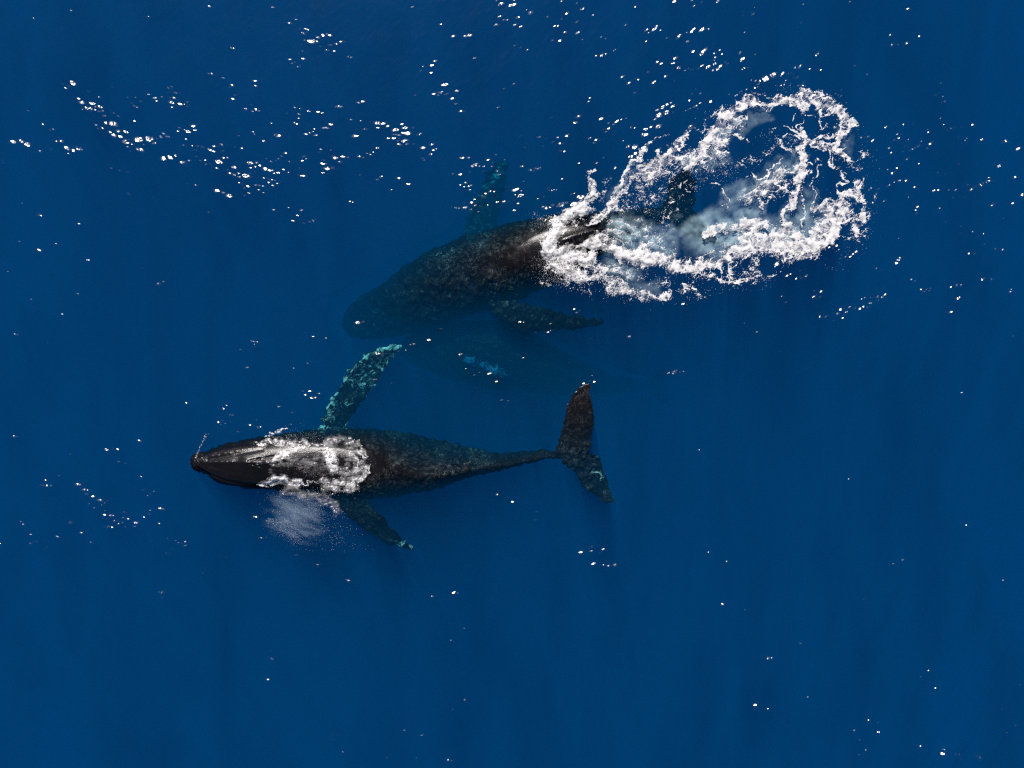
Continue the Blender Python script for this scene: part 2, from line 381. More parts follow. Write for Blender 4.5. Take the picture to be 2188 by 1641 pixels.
tub = []
for k in range(9): tub.append((448+k*12, 988+random.uniform(-1.5, 1.5), 2.4))
for s in (-1, 1):
    for k in range(8):
        t = k/7; tub.append((440+t*90, 988+s*(10+20*t)+random.uniform(-2, 2), 2.2))
        tub.append((446+t*95, 988+s*(17+26*t)+random.uniform(-2, 2), 2.0))
def head_detail(px, py, co, no):
    d = np.zeros(len(px)); up = smooth(no[:, 2], 0.1, 0.6)
    head = (px < 600)
    # median ridge of the rostrum, running into the splash guard
    rd = np.abs(py - 988); t = smooth(px, 425, 450)*(1-smooth(px, 545, 575))
    d += up*t*0.03*np.exp(-(rd/5)**2)
    g = smooth(px, 505, 530)*(1-smooth(px, 560, 590))
    d += up*g*0.075*np.exp(-(rd/13)**2)
    # paired blowholes: two closed slits in a V
    for s in (-1, 1):
        q = seg_d(px, py, [(532, 988+s*2.5), (556, 988+s*8)]); d -= up*0.045*np.exp(-(q/1.7)**2)
    # folds behind the blowholes
    for s, yy in ((1, 996), (1, 1004), (1, 980), (1, 973)):
        q = seg_d(px, py, [(552, 988+(yy-988)*0.5), (600, yy)]); d -= up*0.02*np.exp(-(q/2)**2)
    # groove between rostrum and lower jaw
    for s in (-1, 1):
        q = seg_d(px, py, [(424, 988+s*12), (445, 989+s*24), (480, 990+s*36), (520, 991+s*42), (565, 991+s*46)])
        d -= 0.05*np.exp(-(q/2.6)**2)*smooth(no[:, 2], -0.1, 0.3)
        q = seg_d(px, py, [(445, 989+s*6), (480, 990+s*15), (520, 991+s*24), (560, 990+s*30)])
        d -= 0.022*np.exp(-(q/5)**2)*up
    for (tx, ty, tr_) in tub:
        q = np.hypot(px-tx, py-ty); d += up*0.010*np.exp(-(q/tr_)**2)
    # lumpy snout
    sn = 1-smooth(px, 418, 445)
    d += sn*0.035*np.sin(px*0.9+co[:, 2]*20)*np.sin(py*0.75)
    return d
def scar_caustic_lower(px, py, co, no):
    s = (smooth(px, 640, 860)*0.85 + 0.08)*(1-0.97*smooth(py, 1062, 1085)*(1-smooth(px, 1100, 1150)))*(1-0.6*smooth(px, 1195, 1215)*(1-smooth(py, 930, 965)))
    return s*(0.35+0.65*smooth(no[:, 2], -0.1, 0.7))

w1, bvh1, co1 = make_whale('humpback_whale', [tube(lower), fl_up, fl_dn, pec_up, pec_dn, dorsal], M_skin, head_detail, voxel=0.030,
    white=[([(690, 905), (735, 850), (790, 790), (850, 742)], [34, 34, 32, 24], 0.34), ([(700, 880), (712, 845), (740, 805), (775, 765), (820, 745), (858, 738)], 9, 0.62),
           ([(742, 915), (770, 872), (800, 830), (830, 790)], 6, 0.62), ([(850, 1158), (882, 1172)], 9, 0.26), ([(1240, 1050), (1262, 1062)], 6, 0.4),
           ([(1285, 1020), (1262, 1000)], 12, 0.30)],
    scar_caustic=scar_caustic_lower, label='lower whale, dark with its wet head above the surface and its flukes showing')

# --- upper whale: head deep at left, back awash under the foam
upper = [
 (742, 694, 14, -2.2, 0.20, 0, 2.0), (752, 692, 30, -1.95, 0.34, 0, 2.0), (785, 680, 46, -1.55, 0.50, 0, 2.0), (830, 664, 58, -1.12, 0.68, 0, 2.0), (880, 642, 70, -0.75, 0.86, 0, 2.0),
 (935, 615, 79, -0.44, 1.0, 0, 2.0), (995, 592, 84, -0.28, 1.1, 0, 2.0), (1060, 572, 84, -0.08, 1.1, 0, 2.0), (1120, 550, 80, 0.02, 1.02, 0, 2.0),
 (1170, 534, 73, 0.09, 0.94, 0, 1.95), (1220, 517, 62, 0.10, 0.84, -4, 1.8), (1275, 500, 46, -0.08, 0.68, -4, 1.7), (1330, 483, 33, -0.45, 0.52, -2, 1.7),
 (1385, 466, 22, -0.80, 0.34, 0, 1.7), (1430, 452, 17, -0.85, 0.18, 0, 1.8), (1465, 443, 14, -0.80, 0.08, 0, 2.0)]
u_fl1 = blade([(1415,458,-0.84),(1420,425,-0.80),(1425,398,-0.76),(1438,376,-0.72),(1462,360,-0.70)],
              [(1478,444,-0.84),(1486,425,-0.80),(1490,404,-0.76),(1488,382,-0.72),(1470,361,-0.70)], [0.10,0.08,0.05,0.03,0.01])
u_fl2 = blade([(1415,458,-0.84),(1440,480,-0.87),(1468,502,-0.90),(1500,517,-0.92),(1540,523,-0.92)],
              [(1478,444,-0.84),(1496,456,-0.87),(1512,474,-0.90),(1526,496,-0.92),(1543,518,-0.92)], [0.10,0.08,0.05,0.03,0.01])
u_pec1 = blade([(970,560,-1.9),(985,510,-2.0),(1000,465,-2.1),(1018,420,-2.1),(1035,380,-2.0),(1062,340,-1.8)],
               [(1052,560,-1.9),(1058,505,-2.0),(1066,462,-2.1),(1074,420,-2.1),(1082,385,-2.0),(1086,350,-1.8)], [0.2,0.16,0.13,0.10,0.07,0.02], knobs=0.08, seed=8)
u_pec2 = blade([(1040,600,-.8),(1105,645,-.75),(1150,656,-.7),(1200,668,-.7),(1250,678,-.7),(1288,684,-.7)],
               [(1040,660,-.8),(1085,704,-.75),(1130,712,-.7),(1185,708,-.7),(1245,702,-.7),(1290,692,-.7)], [0.2,0.16,0.13,0.10,0.07,0.02], knobs=0.05, seed=9)
u_dor = blade([(1196,516,-.05),(1203,514,.18),(1214,511,.34)], [(1282,488,-.2),(1268,492,.14),(1256,497,.34)], [0.085,0.065,0.025], nlen=24, nw=16)
def scar_caustic_upper(px, py, co, no):
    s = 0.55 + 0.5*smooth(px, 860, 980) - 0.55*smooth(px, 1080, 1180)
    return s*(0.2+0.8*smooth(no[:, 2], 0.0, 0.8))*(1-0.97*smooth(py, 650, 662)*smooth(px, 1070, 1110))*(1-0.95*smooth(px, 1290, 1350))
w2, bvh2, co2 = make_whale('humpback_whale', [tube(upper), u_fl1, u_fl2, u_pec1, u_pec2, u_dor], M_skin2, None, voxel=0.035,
    white=[([(1040, 395), (1062, 372), (1075, 350)], [12, 16, 12], 0.45)], scar_caustic=scar_caustic_upper,
    label='large whale with a grey back, scars and caustic light painted on, slipping out of the white foam wake')

# --- a third whale, deep and faint below them
deep = [
 (868, 742, 14, -3.30, 0.2, 0, 2.0), (890, 745, 36, -2.30, 0.5, 0, 2.0), (950, 746, 62, -1.75, 0.75, 0, 2.0), (1030, 756, 72, -1.40, 0.9, 0, 2.0),
 (1110, 774, 68, -1.50, 0.9, 0, 2.0), (1190, 798, 52, -1.90, 0.75, 0, 1.9), (1260, 815, 34, -2.50, 0.5, 0, 1.8), (1330, 824, 17, -3.20, 0.3, 0, 1.8), (1390, 826, 10, -4.20, 0.14, 0, 1.8)]
d_pec = blade([(990,752,-2.10),(1012,766,-1.80),(1036,778,-1.50),(1060,788,-1.35),(1090,796,-1.40)], [(988,770,-2.10),(1008,790,-1.80),(1036,802,-1.50),(1062,812,-1.40),(1088,806,-1.40)], [0.15,0.12,0.1,0.06,0.02], knobs=0.05, seed=12)
d_f1 = blade([(1380,828,-4.0),(1392,802,-4.1),(1425,776,-4.3)], [(1420,824,-4.0),(1426,806,-4.1),(1430,778,-4.3)], [0.1,0.06,0.01], nlen=30)
d_f2 = blade([(1380,828,-4.0),(1398,850,-4.1),(1432,872,-4.3)], [(1420,824,-4.0),(1430,846,-4.1),(1436,870,-4.3)], [0.1,0.06,0.01], nlen=30)
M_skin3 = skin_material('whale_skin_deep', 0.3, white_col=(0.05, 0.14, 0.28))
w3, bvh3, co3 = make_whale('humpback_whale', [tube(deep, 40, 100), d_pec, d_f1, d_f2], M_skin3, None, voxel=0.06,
    white=[([(996, 766), (1040, 786), (1088, 802)], 13, 0.50)], scar_caustic=lambda px, py, co, no: 0*px,
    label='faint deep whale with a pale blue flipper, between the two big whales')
for w in (w1, w2, w3): w['group'] = 'humpback whales'

# ------------------------------------------------------------------ ripples and sun glints on the sea surface
G = 1.6                                     # photo pixels per cell
MX, MY = 60, 60                             # margin in photo pixels
gx = np.arange(-MX, 2188+MX+1, G); gy = np.arange(-MY, 1641+MY+1, G)
GX, GY = np.meshgrid(gx, gy)
WX = (GX-1094)*S; WY = (820.5-GY)*S
shape = GX.shape

glints = []   # (px, py, size px)
def Z(ox, oy, f, rows):
    for r in rows:
        glints.append((ox + r[0]/f, oy + r[1]/f, r[2] if len(r) > 2 else 1.0))
f3 = 2188/730
Z(0, 0, f3, [(456,72,1.2),(222,119,.9),(954,109,.9),(1343,40),(1749,48),(1855,151,1.2),(1896,127,.8),(1490,310,1.5),(1352,472,1.4),(1342,472),(1432,500,1),(1634,520,1.3),(1640,552,.9),
 (1487,550,1.6),(1478,560,1.2),(1507,614,1.1),(1492,636,1.4),(722,561,.6),(185,711,1),(572,589,1),(636,624,.9),(280,797,.9),(340,830,1.8),(328,835),(1578,697,1.4),(1640,703,1.7),(1622,714,1.3),(1661,712,.9),
 (1739,791,1),(1780,872,2.2),(1770,866,1.6),(1689,906,1.5),(1622,846,1),(1532,871,1),(1549,951,1),(1827,980,1.7),(1950,1005,1.7),(1962,1018,1.5),(1938,1030,1),(1943,1127,1.6),(1922,1124,1),(1257,1188,1.2),
 (829,1244,1.5),(147,1304,.8),(250,1377,1.3),(265,1380,1.2),(258,1372,1),(510,1433,.9),(127,1547,1),(364,1562,1),(255,1601,2),(1339,1361,1),(1850,1331,1.2),(1933,1349,1.6),(1905,1380,1.2),(1877,1415,1.2),
 (2005,1414,1.6),(1990,1422,1.2),(2016,1406,1),(1948,1430,.9),(1755,1345,1.1),(26,1043,.9),(717,1079,1),(770,1092,.8),(822,1100,.7),(332,957,.9),(260,967,1.7),(443,985,1.2),(1195,894,1.3),(1176,930,.8),
 (1150,822,1),(1143,842,.9),(1183,832,.7),(650,820,1.8),(638,824,1.5),(621,803,1.1),(670,744,1.6),(760,745,.9),(732,726,.7),(955,606,.8),(996,632,1.9),(1003,646,1.4),(1040,622,.8),(1088,567,1.6),(1095,558,1.2),
 (1125,597,1.7),(1118,631,1.6),(1098,655,2.4),(1110,662,1.5),(1158,668,1.6),(1183,669,1),(1200,655,.9),(1106,690,1.2),(1137,684,.7),(1080,594,1),(863,779,.8),(848,662,.9),(865,680,1),(880,690,.9),(820,626,.6),(905,650,.6),(870,624,.7),
 (1300,943,1.2),(1270,936,.8),(1258,960,.7),(1235,935,.7),(1376,938,1.4),(1400,938,.9),(1419,928,1.8),(1410,935,1.2),(1355,962,2),(1370,970,1.6),(1340,957,1.2),(1360,986,.9),(1430,968,.8),(1318,1027,1.2),(1258,1003,.8),(1285,1030,.7),
 (1322,1054,.8),(1348,1050,.7),(1390,1080,1.6),(1462,1088,.7),(1560,1148,.8),(1548,1180,1.2),(1568,1205,1.1),(1588,1194,1.9),(1540,1172,1),(1641,1186,1.1),(1662,1190,.9),(1690,1195,1),(1660,1216,.8),(1596,1238,1.2),(1568,1252,1.1),(1690,1236,.8),
 (1606,1112,1.2),(1637,1101,.8),(1594,1128,.8),(1750,1097,1.8),(1785,1106,1.3),(1775,1172,1.3),(1793,1164,.9),(1750,1187,.9),(1820,1086,.9),(1850,1103,1.2),(1853,1036,.8),(1783,1018,1),(1805,1002,.8),(1770,1030,.9),(1738,1036,.9),
 (1980,711,1.5),(1920,735,1.3),(2037,720,1.4),(2065,727,1),(1888,692,.7),(1925,698,.7),(1914,761,.8),(1887,786,1.1),(1903,796,1),(2165,685,2),(2178,684,1.8),(2057,960,1.3),(2050,975,1),(2120,962,.7),(2070,1108,1.2),(2075,1028,1),
 (1962,862,1.5),(2020,866,1.4),(2000,840,2),(2010,830,1.2),(1990,850,1.4),(2078,820,1.4),(2090,816,1.5),(2102,822,1.2),(2120,797,1.8),(2112,794,1.2),(1860,381,1.1),(1875,408,1.2),(1888,400,.8),(1946,377,1.3),(1918,422,.8),(1910,430,.8),
 (1955,205,2.4),(1960,192,1.8),(1948,215,2),(1920,188,.7),(2113,290,1.4),(2098,323,1),(2141,330,1),(2157,282,.8),(2116,228,1.8),(2185,268,.9),(2095,219,.7)])
Z(730, 0, f3, [(456,48,1),(632,157,1.1),(713,235,1.6),(722,233,1.2),(798,235,1.5),(816,228,2.1),(10,267,1),(22,270,.8),(57,368,1.8),(50,366,1.2),(600,394,1.6),(580,421,1.6),(574,468,1.1),(852,374,1.2),
 (1146,303,1),(1190,321,1),(1100,539,1.2),(1020,28,2.2),(1088,34,2),(1100,30,1.6),(1107,2,1.4),(1185,65,.7),(1209,84,2.1),(1012,107,1),(1126,112,1.6),(1040,128,1),(1050,128,1.2),(1061,127,.9),(993,160,1.4),(1104,160,1),(1114,158,1.3),
 (1147,173,1),(1321,110,.8),(1444,88,1.4),(1407,12,1.1),(1539,59,1.8),(1407,123,.6),(1505,146,1.1),(1366,170,1.4),(1381,170,1.5),(1430,211,1.4),(1510,213,1.9),(1395,262,1.2),(1347,262,.9),(1608,101,.9),(1660,238,.7),(1692,250,.7),(1880,46,1.1),
 (1812,160,1.4),(1806,155,1),(2130,12,2),(2000,188,2),(2010,176,1.8),(1990,200,1.3),(1950,195,1.3),(1967,210,.9),(2152,240,2.3),(2160,230,1.6),(2145,235,1.4),(2078,245,1.3),(1948,268,.7),(1626,359,1.1),(1663,357,1.9),(1672,342,1.2),(1690,348,.9),(1746,325,1.1),
 (2018,398,1.7),(2045,409,1.2),(2135,376,2),(2119,405,2),(2158,438,1.7),(2073,490,1.5),(1960,463,1.1),(1798,492,1.5),(1808,488,1.3),(1838,531,1.9),(1880,507,1),(1897,512,.8),(1995,528,1.9),(2003,524,1.4),(1872,598,1.3),(1590,628,.9),(1580,650,.7),
 (112,660,1.6),(137,654,1.5),(61,770,1.2),(122,776,.8),(152,830,1.2),(80,872,2.4),(100,873,1.3),(230,948,1.4),(170,985,1.1),(182,988,1.4),(200,975,1),(120,1005,1.6),(138,1010,1),(235,1152,1.6),(248,1140,1.7),(252,1132,1.2),(365,1142,1.6),(430,1181,1.5),(420,1178,1),
 (320,1218,.7),(118,1122,.8),(57,1292,1.2),(70,1296,.8),(20,1008,1.6),(5,1005,1.6),(38,1010,1.4),(300,888,1),(456,821,1.3),(496,861,1.7),(505,856,1.2),(520,948,1.9),(580,927,1.3),(573,989,1.9),(590,965,1.3),(601,956,1.2),(530,1027,.8),(460,925,.8),
 (660,546,2.2),(672,545,1.4),(650,548,1.3),(610,600,2.2),(630,598,1.9),(590,604,1.3),(620,608,1.5),(600,596,1.5),(640,590,1),(741,585,1.7),(708,633,1.6),(730,667,1.3),(764,712,1.9),(775,716,1.2),(661,608,.9),(680,603,1),
 (1004,690,1.2),(1340,757,1.1),(1517,748,1.9),(1508,750,1.2),(1495,787,1.7),(1660,763,1.9),(1264,880,1.2),(1254,880,.8),(1382,880,1.5),(1352,910,1.1),(1440,872,1.6),(1448,862,1.2),(1396,920,1.4),(1400,966,1.6),(1425,972,.9),(1145,875,.7),(1415,924,.8),
 (1590,886,1.2),(1632,900,2.2),(1620,915,1.7),(1645,903,1.2),(1855,818,1.5),(1870,822,1.2),(1700,830,2.2),(1685,828,1.8),(1712,824,1.6),(1694,842,1.5),(1710,790,.9),(1740,798,.8),(1755,785,.9),(1770,775,.8),(1790,768,.7),(1820,760,.7),
 (1630,1046,1.6),(1519,1046,.9),(1747,1080,1.9),(1675,1012,.7),(772,1014,1.6),(812,1011,1.2),(936,1024,1.4),(988,993,1.3),(840,1068,1.8),(855,1058,2),(862,1054,1.5),(882,1066,1),(910,1068,.7),(962,1068,.8),(1045,1026,.8),(992,1097,1.3),(1012,1121,1.1),(715,1114,.9),(758,1119,1.3),
 (820,1105,.8),(1152,1068,1.2),(1212,1090,1.6),(1240,1082,1.9),(1258,1080,2),(1232,1095,1.2),(763,1187,1.4),(798,1173,1.2),(785,1199,1.2),(815,1195,1.5),(828,1190,1.1),(820,1217,.8),(902,1258,1.8),(920,1240,1.5),(898,1268,1.2),(950,1227,1.1),(978,1227,.9),
 (835,1300,2),(850,1315,1.7),(852,1278,.9),(736,1332,1.5),(750,1334,1.2),(790,1332,2.2),(826,1344,1.5),(890,1322,.9),(937,1312,.9),(790,1300,.8),(878,1356,.7),(997,1295,1),(1037,1293,1.5),(1105,1222,1.9),(1125,1214,2),(1115,1218,1.6),(1147,1225,1.6),(1140,1254,2.5),(1115,1248,.9),
 (1128,1303,1.3),(1103,1347,1),(1165,1162,.5),(1330,1218,1),(1345,1220,1.2),(1360,1218,1.1),(1372,1218,.9),(1322,1205,.8),(1410,1145,.8),(1470,1245,.8),(1490,1240,.8),(1257,1273,.6)])
Z(1458, 0, f3, [(229,8,1.9),(74,42,.9),(122,16,.8),(60,5,.7),(450,92,1.4),(442,84,.9),(397,209,.8),(1072,14,1),(773,31,.8),(757,148,.8),(1443,62,1.6),(60,205,2),(70,190,1.5),(120,200,1.6),(132,190,1.9),(165,188,1.2),(27,210,.9),(33,270,1.6),
 (65,332,1.4),(130,335,2.4),(145,318,2),(120,350,1.9),(155,305,1.4),(200,345,1.4),(237,322,1.1),(250,350,.9),(208,372,1.6),(200,390,1.8),(205,410,1.9),(185,388,1.2),(125,422,1.4),(165,432,2.1),(195,450,1.7),(220,445,2),(240,425,1.5),(230,435,1.5),(98,442,1),(38,440,1),(52,447,.9),(66,450,.9),(15,455,.9),
 (368,341,2),(378,385,2),(385,375,1.5),(276,404,1.9),(285,410,1.2),(380,445,1.1),(395,438,.8),(418,436,.8),(465,350,.6),(858,350,1.7),(870,330,.6),(1328,225,1.3),(1345,225,.7),(1345,287,1.7),(1360,288,1.5),(1375,290,1),(1434,278,1.7),(1514,236,1.4),(883,451,1.3),(810,443,1),(1100,423,1),(1181,478,1),
 (700,425,1.8),(715,432,1.8),(742,435,2.2),(750,425,1.7),(690,418,1.2),(680,470,1.1),(692,470,.9),(725,500,1.7),(735,495,1.2),(715,500,1),(630,548,1.7),(645,545,1.4),(615,550,1),(660,515,.9),(770,530,1.1),(745,550,1.4),(765,552,1.3),(690,540,.9),(640,470,1.7),(625,488,1.7),(612,492,1.3),
 (480,560,1.6),(465,562,1.3),(440,516,1.1),(410,575,1),(370,592,1.5),(340,612,1.1),(378,600,1),(850,592,1.3),(893,603,.8),(60,603,1),(111,601,1.3),(43,646,1.2),(115,660,1),(180,652,1.7),(75,685,1.7),(85,682,1.2),(50,695,1.1),(35,705,1),(20,710,1),
 (980,602,.8),(995,610,1),(1010,620,1),(1015,580,.6),(1650,535,.6),(1620,612,.9),(1635,605,.6),(1660,657,1),(1675,653,.9),(1665,620,.5),(1300,816,1.7),(1412,798,1.1),(1475,794,.8),(1855,800,1.3),(1720,822,1.7),(1735,820,1.2),(1690,835,.7),(1670,800,.7),(1648,760,.7),
 (1145,880,1.9),(1165,882,1.8),(1185,880,1.8),(1215,905,1.7),(1222,895,1.2),(1370,862,1.2),(1400,862,.9),(1380,885,1),(1353,898,1),(1442,895,.9),(1568,832,1.1),(1570,848,.9),(1427,935,1.6),(1435,940,1.2),(1523,908,1.3),(1455,962,1.1),(1470,955,1.3),(1485,948,1.4),(1500,940,1.5),(1510,935,1.2),(1580,925,1.5),(1600,908,.9),(1590,915,.8),
 (1565,950,.9),(1320,950,1.1),(1335,980,1.3),(1408,973,.9),(1437,1018,1.8),(1195,990,.8),(1220,1002,.7),(1808,900,1.1),(1820,890,1),(1825,902,.9),(1763,880,.6),(1915,896,1.3),(2062,908,2),(2050,910,1.2),(2146,954,2.2),(2023,1066,1.6),(2126,1137,1.4),(1511,1050,.9),(1765,1050,.7),(1312,1088,1.3),(1370,1080,1.2),(1340,1112,1.5),(1355,1100,.9),(1632,1104,.9),
 (1355,1165,1.2),(1387,1158,1.5),(1430,1157,1.5),(1322,1187,1.5),(1305,1198,.8),(1250,1215,1.2),(1253,1225,1),(1482,1200,1.1),(1610,1222,1.9),(1632,1220,1.5),(1703,1217,.8),(1747,1217,.9),(1840,1220,1),(1850,1210,1.2),(1862,1202,1.5),(1875,1196,1.5),(1890,1190,1.6),(1905,1185,1.8),(1925,1175,1.3),(1940,1170,1.5),(1955,1158,1.8),(1953,1144,1.2),(1823,1186,.9),
 (2171,1249,1.4),(2113,1303,1.5),(1981,1313,1.6),(1295,1284,.9),(1442,1265,.9),(1500,1328,1.8),(1492,1345,1.3),(1497,1368,.9),(1645,1335,1),(1382,1387,.6),(1930,1565,1),(1998,1595,1.4),(2045,1600,1.4),(1830,1624,1.1),(1865,1624,.8),(1925,1497,1.1),(1855,1485,.9),(1780,1452,.6),(1680,1422,.6),(2052,1400,.5),(1382,1528,.6),
 (1205,1210,1.2),(1190,1222,1.1),(1215,1300,1),(1200,1305,1),(1225,1370,.9),(940,1585,1.5),(960,1590,1.6),(985,1575,1.5),(1000,1600,1.1),(1040,1570,1.9),(1050,1580,1.6),(1030,1560,1.2),(1070,1605,1.3),(1105,1615,2),(1090,1625,1.6),(1060,1630,1),(980,1612,1)])
Z(0, 547, f3, [(569,26,1.2),(54,100,.9),(1020,180,2.2),(1032,178,1.5),(1047,165,1.5),(502,242,1.1),(205,278,1),(401,372,.7),(102,502,1.4),(112,503,1.1),(312,555,.6),(1196,939,1.3),(915,78,.5),(1620,546,1.5),(1645,550,1.2),(1633,566,1.1),(1632,580,.8),(1545,599,.9),(1586,713,1.5),(1883,718,1),(1975,686,1.1),(1985,678,.7),
 (2008,516,1),(2087,525,.8),(1940,864,1),(1988,865,1.6),(1959,890,1.5),(2043,880,1.4),(1985,880,.8),(2000,908,1.4),(2015,905,1.6),(2028,905,1.2),(1452,957,1.2),(1432,976,1.6),(1490,1017,1.6),(1480,1018,1.2),(1400,1064,1.5),(1425,1052,1.2),(1418,1078,.9),(1445,1070,.7),(1600,1080,1.5),(1655,1097,1.7),(1666,1095,1.2),(1525,1123,1.1),(1645,1050,.7),
 (1785,963,1.4),(1797,962,1),(1872,1001,.9),(1865,1077,1),(96,1154,1.4),(110,1155,1.4),(898,1183,1.4),(453,1269,.9),(685,1239,1.7),(697,1240,1),(722,1229,.9),(755,1237,1.6),(763,1316,1.4),(808,1327,.9),(906,1412,.9),(380,1406,.8),(297,1434,1.2),(305,1468,1.7),(325,1468,1.8),(282,1468,1),(262,1465,.6),
 (500,1460,2.2),(512,1462,2),(525,1470,1.2),(545,1497,1.9),(565,1500,1.9),(580,1495,1),(555,1520,1.8),(565,1522,1.3),(597,1538,1.6),(630,1560,1.8),(645,1562,2),(660,1565,1.9),(670,1575,1.6),(688,1565,1),(652,1592,1),(574,1586,1.1),(608,1613,1.4),(676,1630,.9),(922,1497,1.6),(928,1490,1),(950,1535,.9),(990,1507,.9),(970,1525,.7),
 (1030,1616,1.7),(1045,1620,1.7),(965,1628,1),(800,1638,1.3),(1340,1140,.7)])
Z(1458, 547, f3, [(1380,25,2),(1368,45,2),(1390,10,1.7),(1238,80,1),(1463,151,1.6),(1485,160,.6),(660,128,1.8),(670,122,1.2),(688,117,1),(735,142,1.9),(752,140,2),(768,138,1.8),(785,132,1.4),(797,122,1),(728,145,1.4),(750,95,.8),(730,78,.7),(590,155,.7),(635,258,1),(660,296,1.1),
 (887,228,1.7),(845,265,2),(860,268,2),(875,262,1.9),(885,258,1.4),(855,255,1.4),(880,388,1.5),(895,392,1.5),(910,392,1.3),(922,385,1.2),(992,370,1.8),(1000,366,1.3),(1015,340,2.2),(1030,338,1.9),(1008,345,1.6),(1045,358,1.4),(1033,378,1.2),(1023,398,1.2),(1068,328,1.2),(1105,333,.8),(1132,338,1.8),(1157,325,1.3),(1178,330,1.5),(1190,324,1.3),
 (1200,302,1.7),(1210,268,1.9),(1225,268,2),(1240,265,2.1),(1252,258,1.5),(1230,285,1.8),(1245,285,1.6),(1275,265,1.7),(1292,248,1.1),(1215,280,1.3),(1165,268,.8),(1145,276,.9),(1285,205,.6),(1524,214,1.3),(1545,228,.7),(1562,212,.9),(1582,210,1.3),(1580,220,1.1),(1757,185,1.8),(1776,188,2),(1714,200,1),(1718,162,.5),(1762,271,1.7),(1715,359,2),(1682,359,1),
 (1918,150,1.6),(1928,143,1.1),(1980,147,1.6),(1990,149,1.2),(2097,228,1.7),(2100,215,1),(2110,208,.5),(395,432,.6),(473,486,.9),(622,610,.6),(2112,513,.8),(1785,874,1),(104,1241,.9),(1062,1425,1.2),(4,740,1),(5,306,1.8),(1040,5,1),(1070,5,1.3),(832,10,1.5)])
Z(0, 1094, f3, [(136,59,1.2),(152,78,1.3),(200,142,1.2),(372,156,1.3),(455,66,2),(525,132,1.7),(587,193,1.2),(225,186,1.9),(235,187,1.2),(206,200,1.9),(212,196,1.3),(4,200,1.3),(12,217,.8),(300,225,.6),(288,237,.6),(672,16,1.4),(712,20,2),(725,20,1.6),(658,38,.9),(745,60,2.2),(755,55,1.4),(765,70,2),(780,65,1.8),(690,92,2),(680,95,1.3),(718,97,1.2),(705,105,.9),
 (823,42,1.6),(875,66,2.2),(882,70,1.3),(867,90,1.1),(923,31,1.3),(956,11,1.4),(1023,72,1.2),(808,95,.9),(790,14,1),(802,2,1.2),(792,35,1),(1128,182,.9),(1145,195,.9),(1188,190,1.6),(1186,212,1.4),(1170,198,1),(1067,260,.8),(1088,262,.7),(916,150,.8),(972,188,.6),(1302,389,.9),(1038,510,1.7),(1047,508,1.4),(1022,510,1),(1415,282,.6),(1450,286,.7),
 (1625,27,1.5),(1645,28,1.7),(1674,164,1.3),(1708,161,.8),(1895,275,1.4),(1905,272,1),(2035,335,1.5),(2053,335,.8),(1737,885,1),(1745,935,1.7),(1717,1068,1.9),(2122,1432,1.2),(2130,1425,.8),(2115,1440,.6),(1718,893,.5)])
Z(730, 1094, f3, [(44,435,1.7),(583,537,1.3),(720,514,1.9),(741,518,1.1),(1244,49,.9),(1531,256,1.8),(1594,225,2),(1588,232,1.5),(1594,245,1.6),(1673,237,1.4),(1654,260,.7),(1586,205,.6),(1607,331,1.9),(1618,328,1.9),(1677,337,1.1),(1708,342,1.5),(1748,335,2),(786,740,1.1),(795,729,.6),(700,820,.9),(788,1200,1.9),(864,1201,.6),(711,1260,.8),(402,1394,1.2),(517,1425,1.1),(6,1534,1.2),
 (290,1569,1),(479,1572,1),(680,1585,1.7),(696,1590,.9),(707,1588,1)])
Z(1458, 1094, f3, [(163,256,1.3),(281,314,.9),(1406,306,1.5),(1347,331,.9),(1816,84,1),(1832,88,.6),(254,588,1.9),(400,624,.8),(1157,552,1),(2050,434,.9),(753,838,1.1),(550,932,2),(562,933,1.8),(463,1232,1.9),(545,1257,1),(801,1181,.9),(1572,1013,1),(1523,1051,.8),(1618,1125,1),(2155,1103,.8),(2043,1257,.7),(1188,1330,1.1),(1250,1346,.7),(1252,1405,1),(1097,1394,1.5),(1132,1456,.9),
 (1171,1520,1.1),(1128,1550,.7),(1518,1495,1.5),(1662,1545,2.3),(1670,1518,1.4),(1750,1547,1),(1766,1549,1.2),(1778,1578,.9),(1893,1565,2.1),(1886,1560,1.3),(2132,1365,.7),(2074,1408,.6)])
# between the whales
Z(840, 660, 5.47, [(558,230,1),(420,363,1.9),(208,419,1),(237,408,1.5),(787,529,1.9),(1125,756,1.8),(1206,845,1.6),(948,774,1.1),(853,698,.7),(1268,1062,1.3),(1342,1072,1.1),(1480,152,1.6),(1522,156,1.2),(1836,174,1),(1517,570,1.2),(1795,277,1),(1815,272,1),(1835,258,1.2),(1845,250,1),(1668,272,.7),(2052,634,.7),(2115,8,1.3),(2150,40,1.6),(2178,18,1)])
Z(1180, 660, 5.47, [(895,329,1.9),(1365,745,1.8),(1405,745,2.2),(1430,735,2.2),(1450,725,2.3),(1440,745,1.8),(1485,738,1.1),(1528,732,.9),(466,778,.9),(450,840,1.1),(485,850,1.5),(470,855,1.1),(362,870,1.3),(275,970,.9),(180,1110,1),(380,1560,1.1),(400,1540,.9),(420,1565,1.2),(440,1580,.9),(450,1555,.8),(405,1585,.8),(430,1545,.9)])
Z(840, 780, 4.376, [(972,1210,1.4),(1115,1277,1.9),(1340,1368,1),(1015,325,1),(922,1195,.5)])
Z(700, 400, 3.647, [(236,1057,2.6),(275,1051,1.6),(180,112,1.2),(385,1297,2.4),(400,1297,1.8),(428,1302,1.9),(362,1500,1.4),(378,1496,1),(500,1527,1)])
